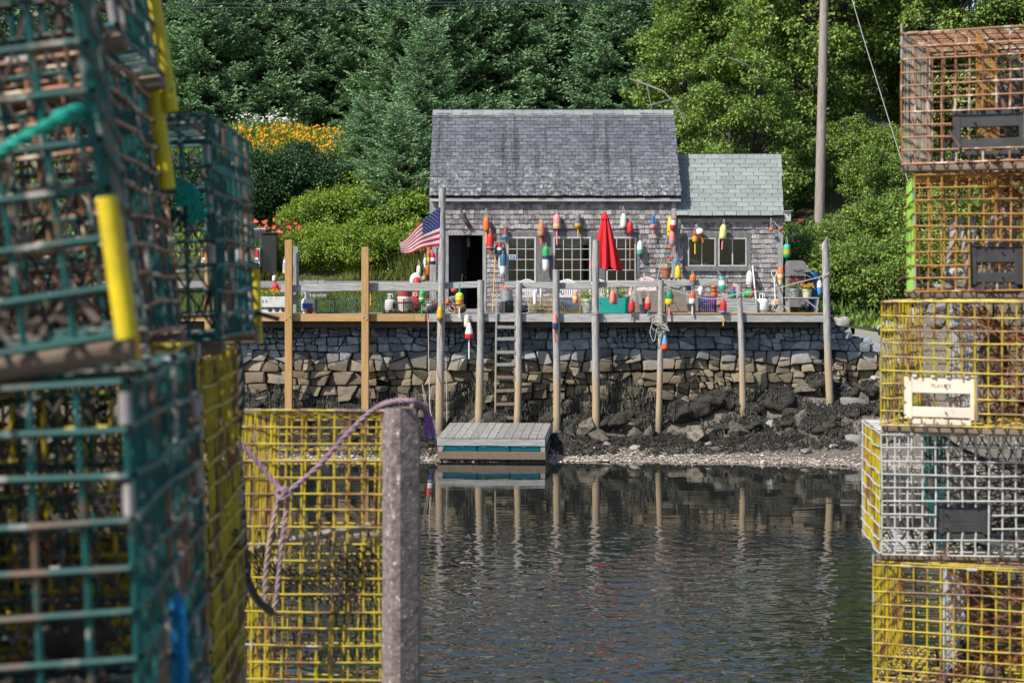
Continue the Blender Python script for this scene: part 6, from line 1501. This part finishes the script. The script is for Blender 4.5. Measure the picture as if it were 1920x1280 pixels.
def gear_heap(name, label, px0, px1, y0, d, n, cols, seed):
    rr = random.Random(seed); t = thing(name, label, 'gear heap', ondeck((px0 + px1) / 2, d)); x0, x1 = wx(px0, d), wx(px1, d); h = wz(y0, d) - ZD
    for i in range(n):
        c = rr.choice(cols); b = MB(); r = rr.uniform(.05, .09); x = rr.uniform(x0 + .06, x1 - .06); u = abs((x - (x0 + x1) / 2) / ((x1 - x0) / 2)); z = ZD + r * .9 + rr.uniform(0, max(.02, h * (1 - u ** 2) - .12)); R = RZ(rr.uniform(0, 6)) @ RX(rr.uniform(.5, 1.6))
        L = rr.uniform(.14, .26); b.lathe([(r * q, L * (s - .5)) for s, q in SHP['bullet']], 12, (x, d + rr.uniform(-.12, .2), z), R); b.build('old_float', paint(c), t, 50)
    b = MB()
    for i in range(5):
        cx, cz = rr.uniform(x0 + .1, x1 - .1), ZD + rr.uniform(.05, h * .6); tw = [Vector((cx + .13 * math.cos(q * .7 + i) * (1 + .1 * q / 9), d - .2 + .06 * math.sin(q), cz + .10 * math.sin(q * .7 + i))) for q in range(10)]; twisted(b, tw, .009, 4)
    b.build('rope_coil', ROPEM, t, 60)
gear_heap('gear_heap', 'heap of old red and brown floats and rope in front of the doorway', 834, 872, 545, 46.2, 11, ['maroon', 'brown', 'cream', 'dorange', 'grey'], 5)
gear_heap('gear_heap', 'small heap of striped floats behind the purple crate', 1334, 1362, 548, 46.6, 6, ['orange', 'cream', 'teal', 'brown'], 8)
gear_heap('gear_heap', 'heap of faded floats piled on top of the slatted crate end', 1372, 1398, 552, 46.5, 6, ['green', 'maroon', 'paley', 'blue'], 9)
gear_heap('gear_heap', 'low heap of pot buoys and line between galvanised can and yellow trap', 964, 990, 560, 46.7, 6, ['cream', 'navy', 'grey', 'maroon'], 10)
gear_heap('gear_heap', 'heap of rope and old floats in front of the shack corner', 793, 822, 553, 46.3, 8, ['cream', 'brown', 'orange', 'grey', 'teal'], 11)
gear_heap('gear_heap', 'heap of ropes, rocks and pink floats by the annex corner', 1437, 1472, 556, 46.0, 9, ['rose', 'brown', 'cream', 'maroon', 'grey'], 6)
def leaning(label, name, cat, p, q, r, m, dtop, dbot, extra=None):
    a_, b_ = W(*p, dtop), W(*q, dbot); t = thing(name, label, cat, b_); k = MB(); k.tube([a_, (a_ + b_) / 2, b_], r, 8); k.build('shaft', m, t, 50); return t, a_, b_
leaning('long yellow pole leaning on the shingles between door and ladder', 'yellow_pole', 'pole', (929, 477), (923, 584), .012, paint('gold'), 47.88, 47.2)
leaning('short yellow stick beside the middle tan post', 'yellow_stick', 'stick', (695, 552), (694, 587), .012, paint('gold'), 45.4, 45.3)
leaning('white pole leaning against the annex under the lettered buoy', 'white_pole', 'pole', (1411, 499), (1420, 584), .02, paint('white'), 47.95, 47.2)
t, a_, b_ = leaning('wooden stick poking up over the rail in front of the doorway', 'wooden_stick', 'stick', (867, 513), (858, 586), .012, TANW, 45.3, 45.6)
t, a_, b_ = leaning('white handled shovel leaning on the annex wall by the corner', 'shovel', 'shovel', (1451.5, 520), (1454, 572), .014, paint('white'), 47.9, 47.4)
b = MB(); c = W(1451.5, 513, 47.91); b.tube([c + Vector((-.02, 0, -.10)), c + Vector((-.065, 0, .0)), c + Vector((-.06, 0, .075)), c + Vector((.06, 0, .075)), c + Vector((.065, 0, .0)), c + Vector((.02, 0, -.10))], .014, 8); b.build('grip', paint('white'), t, 50)
b = MB(); b.add([b_ + Vector(q) for q in ((-.1, -.01, .02), (.1, -.01, .02), (.1, .0, -.12), (0, .03, -.19), (-.1, 0, -.12), (0, .03, -.06))], [(0, 5, 1), (1, 5, 2), (2, 5, 3), (3, 5, 4), (4, 5, 0)]); b.build('blade', GALV, t)
def misc():
    # ring wreath and dark driftwood over the door
    t = thing('rope_ring', 'small brown ring hung on the lintel above the doorway', 'wreath', W(872, 428, 47.9)); c = W(872, 429, 47.9); b = MB(); b.tube([c + Vector((.085 * math.cos(q * .42), .0, .085 * math.sin(q * .42))) for q in range(16)], .014, 6); b.build('hoop', BROWNW, t, 60)
    t = thing('driftwood', 'dark curved driftwood hung above the doorway', 'driftwood', W(872, 405, 47.88)); b = MB(); b.tube([W(864, 390, 47.9), W(866, 401, 47.87), W(870, 410, 47.85), W(877, 420, 47.86), W(881, 426, 47.9)], [.015, .04, .055, .05, .018], 8); b.build('limb', mat('blue grey driftwood', (.075, .08, .095), (.04, .043, .05), 8, .8, .4, .01), t, 60)
    t = thing('hanging_pan', 'round pale pan hung beside the annex window', 'pan', W(1274.5, 483, 47.9)); b = MB(); b.lathe([(.002, 0), (.07, .0), (.078, .012), (.078, .03), (.07, .03), (.066, .012), (.002, .01)], 20, W(1274.5, 483, 47.92), RX(math.radians(90))); b.build('dish', mat('old enamel', (.42, .40, .32), (.3, .28, .22), 8, .6, .2), t, 40)
    b = MB(); b.tube([W(1274.5, 476, 47.9), W(1274, 455, 47.93)], .006, 5); b.build('hanger', ROPEM, t)
    t = thing('birdhouse', 'white birdhouse on the annex corner', 'birdhouse', W(1475, 415, 48.0)); c = W(1476, 406, 48.0); b = MB(); b.cbox(c, (.17, .17, .25), .006); b.build('box', WHITEW, t)
    b = MB(); b.box(c + Vector((.01, -.01, .14)), (.23, .25, .02), RY(-.05)); b.build('roof', GREYWH, t); b = MB(); b.tube([c + Vector((.02, -.086, .03)), c + Vector((.02, -.09, .03))], .02, 10); b.build('entry', paint('black'), t)
    t = thing('arrow_board', 'dark red board jutting out beside the birdhouse', 'board', W(1495, 413, 48.2)); b = MB(); b.box(W(1499, 413, 48.2), (.20, .03, .07)); b.box(W(1485, 414, 48.2), (.2, .025, .04), RY(.15)); b.build('plank', paint('maroon'), t)
    s_ = thing('window_sign', 'small blue and white card in the first window', 'sign', W(961, 482, 47.955)); b = MB(); b.bx(wx(955, 47.95), wx(967, 47.95), 47.952, 47.958, wz(486.5, 47.95), wz(477.5, 47.95)); b.build('card', paint('white'), s_)
    b = MB(); b.bx(wx(956.3, 47.95), wx(965.7, 47.95), 47.947, 47.9515, wz(485.2, 47.95), wz(478.8, 47.95)); b.build('print', paint('blue'), s_); b = MB(); b.box(W(960.8, 482.3, 47.945), (.06, .003, .022), RY(-.3)); b.build('mark', paint('white'), s_)
    t = thing('pig_ornament', 'pink pig ornament on the annex window sill', 'ornament', W(1304, 499, 48.25)); c = W(1304, 491, 48.25); b = MB(); b.ball(c, .13, 14, sz=(1, .6, .62), R=RY(.25)); b.ball(c + Vector((-.12, 0, .05)), .05, 10); b.build('body', paint('rose'), t, 60)
    b = MB(); b.add([c + Vector(q) for q in ((-.10, 0, .09), (-.06, -.02, .09), (-.08, 0, .13))], [(0, 1, 2)]); b.build('ear', paint('rose'), t)
    t = thing('mug', 'pale mug on the annex window sill', 'mug', W(1322, 499, 48.2)); b = MB(); b.lathe([(.045, 0), (.05, .01), (.05, .1), (.044, .1), (.042, .012), (.01, .01)], 16, W(1322, 499, 48.2)); b.build('cup', paint('white'), t, 40); b = MB(); c = W(1322, 495, 48.2); b.tube([c + Vector((.05, 0, .03)), c + Vector((.08, 0, .02)), c + Vector((.08, 0, -.02)), c + Vector((.05, 0, -.03))], .007, 6); b.build('handle', paint('white'), t)
    t = thing('seashell', 'pale shell shaped ornament in the right annex window', 'ornament', W(1392, 499, 48.2)); b = MB(); c = W(1392, 495, 48.2); b.ball(c, .075, 10, sz=(1, .7, .55)); b.tube([c + Vector((.04, 0, .0)), c + Vector((.075, 0, .05)), c + Vector((.06, 0, .10)), c + Vector((.03, 0, .12))], [.03, .026, .022, .01], 8); b.build('shell', paint('cream'), t, 60)
misc()
# ropes round the piles and along the right end
rope('deck_rope', 'pale rope strung from the rail end to the slanted pile', [[W(1243, 537, 44.85), W(1300, 555, 44.85), W(1345, 560, 44.84), W(1391, 549, 44.74), W(1440, 545, 44.8), W(1480, 534, 44.8), W(1530, 521, 44.78), W(1555, 512, 44.72)]], .011, ROPEM)
rope('stay_rope', 'thin rope slanting from the roof junction bunch to the rail', [[W(1251, 445, 47.8), W(1243, 475, 47.0), W(1232, 525, 45.0)]], .007, ROPEM)
random.seed(21)
rope('rope_coil', 'tangled pale rope coil wound round the slim pile at deck level', [[W(1236 + 17 * math.cos(q * .8 + k) + U(-4, 4), 600 + 9 * math.sin(q * .8 + k * 1.7) + 3 * k + U(-3, 3), 44.66 + .05 * math.sin(q)) for q in range(9)] for k in range(5)] + [[W(1225, 600, 44.68), W(1219, 622, 44.7), W(1226, 640, 44.7), W(1232, 615, 44.68)]], .010, ROPEM)
rope('mooring_line', 'pale line hanging from the deck edge down to the small striped buoy', [[W(803, 598, 44.8), W(804, 680, 44.6), W(806, 760, 44.0), W(809, 780, 43.7)]], .010, ROPEM)
rope('hanging_line', 'thin line hanging right of the flag pile', [[W(836, 668, 44.75), W(837, 720, 44.75), W(838, 790, 44.75)]], .010, ROPEM)
rope('pile_lashing', 'rope lashed round the stout pile at deck level', [[W(1117 + 9 * math.cos(q * .9), 583 + .5 * q, 44.86 - .13 * math.sin(q * .9)) for q in range(15)]], .008, ROPEM)
rope('hanging_rope', 'bunched pale rope hung on the rail by the red buoy', [[W(1182 + k * 3, 535, 44.9), W(1180 + U(-3, 10), 552, 44.86), W(1184 + U(-6, 10), 566, 44.86), W(1190 + U(-8, 4), 556, 44.86), W(1188 + k * 2, 536, 44.88)] for k in range(4)], .008, ROPEM)
def stepboards():
    t = thing('plank_stack', 'short grey planks stacked beside the road behind the rail', 'planks', (wx(588, 54), 54, ground(wx(588, 54), 54))); z = ground(wx(588, 54), 54)
    for i in range(3): b = MB(); b.box((wx(575 + i * 14, 54), 54, z + .38), (.2, .08, .26), RY(U(-.15, .15))); b.build('plank', GREYW, t)
    b = MB(); b.cbox((wx(588, 54), 54.1, z + .14), (.75, .1, .27), .01); b.build('base_plank', GREYWH, t)
stepboards()
def lean_boards():
    for lab, px, an in (('grey board leaning on the wooden chest, left of the pair', 1201, -.16), ('pale short board leaning on the wooden chest behind the red and white buoy', 1291, -.10)):
        d = 45.42; t = thing('leaning_board', lab, 'board', ondeck(px, d)); b = MB(); b.cbox((wx(px, d), d - .03, ZD + .27), (.09, .025, .52), .004, RY(an)); b.build('board', GREYW, t)
lean_boards()
# ------------------------------------------------------------------ parked trucks behind the left stack
def car_paint(n, c): return mat(n, c, None, 3, .3, 0, coat=.6)
def truck(label, px, d, rot, body, tail=True):
    t = thing('pickup_truck', label, 'pickup truck', (wx(px, d), d, ground(wx(px, d), d) + .02), None, (0, 0, rot)); m = body; dk = mat('truck black plastic', (.02, .02, .022), None, 8, .6, .1); gl = mat('dark truck glass', (.012, .016, .016), None, 5, .08, 0, spec=.8)
    Lh = 5.4; w2 = .95; b = MB()                                  # side profile, extruded across; rear end at local y=0
    side = [(0, .55), (.0, 1.05), (1.75, 1.08), (1.8, 1.12), (3.6, 1.10), (4.9, 1.04), (5.35, .9), (5.4, .5), (5.0, .42), (.1, .45)]
    n = len(side); vs = [(x * 1.0, y, z) for x in (-w2, w2) for y, z in side]; b.add(vs, [tuple(range(n)), tuple(range(2 * n - 1, n - 1, -1))] + [(i, n + i, n + (i + 1) % n, (i + 1) % n) for i in range(n)]); b.build('body', m, t, None, False)
    c = MB(); q = [(1.8, 1.11), (2.05, 1.68), (2.35, 1.74), (3.1, 1.72), (3.85, 1.09)]; n = len(q); vs = [(-(w2 - .06 - (.14 if z > 1.5 else 0)), y, z) for y, z in q] + [((w2 - .06 - (.14 if z > 1.5 else 0)), y, z) for y, z in q]
    c.add(vs, [tuple(range(n)), tuple(range(2 * n - 1, n - 1, -1))] + [(i, n + i, n + (i + 1) % n, (i + 1) % n) for i in range(n)]); c.build('cab', gl, t, None, False)
    c = MB(); c.cbox((0, 2.7, 1.735), (1.48, .95, .05), .02); c.build('cab_roof', m, t, None, False)
    b = MB(); b.cbox((0, -.10, .52), (1.86, .16, .16), .03); b.build('bumper', dk if tail else mat('chrome bumper', (.5, .5, .5), None, 5, .2, 0, metal=1), t, None, False)
    b = MB(); b.cbox((0, -.012, .82), (1.34, .02, .40), .01); b.build('tailgate', m, t, None, False)
    lens = mat('tail lamp red', (.50, .012, .02), (.36, .008, .012), 8, .15, 0, coat=.8)
    for sx in (-1, 1): k = MB(); k.cbox((sx * .84, -.012, .84), (.17, .06, .36), .02); l = k.build('tail_lamp', lens, t, None, False); k = MB(); k.cbox((sx * .84, -.02, .715), (.15, .055, .09), .01); k.build('reverse_lens', paint('white'), l, None, False)
    k = MB(); k.bx(-.16, .16, -.2, -.185, .47, .6); k.build('number_plate', paint('white'), t, None, False)
    for sx in (-1, 1):
        for y in (1.0, 4.3):
            k = MB(); k.lathe([(.20, -.11), (.35, -.10), (.37, -.04), (.37, .04), (.35, .10), (.20, .11)], 24, (sx * .82, y, .37), RY(math.radians(90))); wl = k.build('wheel', dk, t, 40, False); k = MB(); k.lathe([(.03, 0), (.2, .01), (.21, .03), (.03, .05)], 16, (sx * .93, y, .37), RY(math.radians(90) * sx)); k.build('rim', GALV, wl, 40, False)
    return t
truck('white pickup truck parked tail towards the quay behind the left trap columns', 432, 60.0, math.radians(-3), car_paint('white truck paint', (.62, .63, .64)), True)
def black_box_shape():  # plain wheeled box standing in for an unclear dark shape
    d = 60.5; x = wx(507, d); z = ground(x, d); t = thing('black_box_shape', 'unidentified glossy black box on wheels beside the tail lamp of the white truck', 'bin', (x, d, z)); m = car_paint('black box gloss', (.012, .014, .014)); h = wz(436, d) - z
    b = MB(); b.cbox((0, 0, .1 + (h - .16) / 2), (.52, .55, h - .16), .03); b.build('body', m, t, None, False)
    b = MB(); b.cbox((0, -.01, h - .03), (.57, .60, .06), .02); b.build('lid', m, t, None, False); b = MB(); b.tube([(-.2, .31, h - .1), (.2, .31, h - .1)], .018, 8); b.build('handle', m, t, None, False)
    for sx in (-.2, .2): b = MB(); b.lathe([(.02, -.03), (.11, -.03), (.11, .03), (.02, .03)], 16, (sx, .22, .11), RY(math.radians(90))); b.build('wheel', paint('black'), t, 40, False)
black_box_shape()
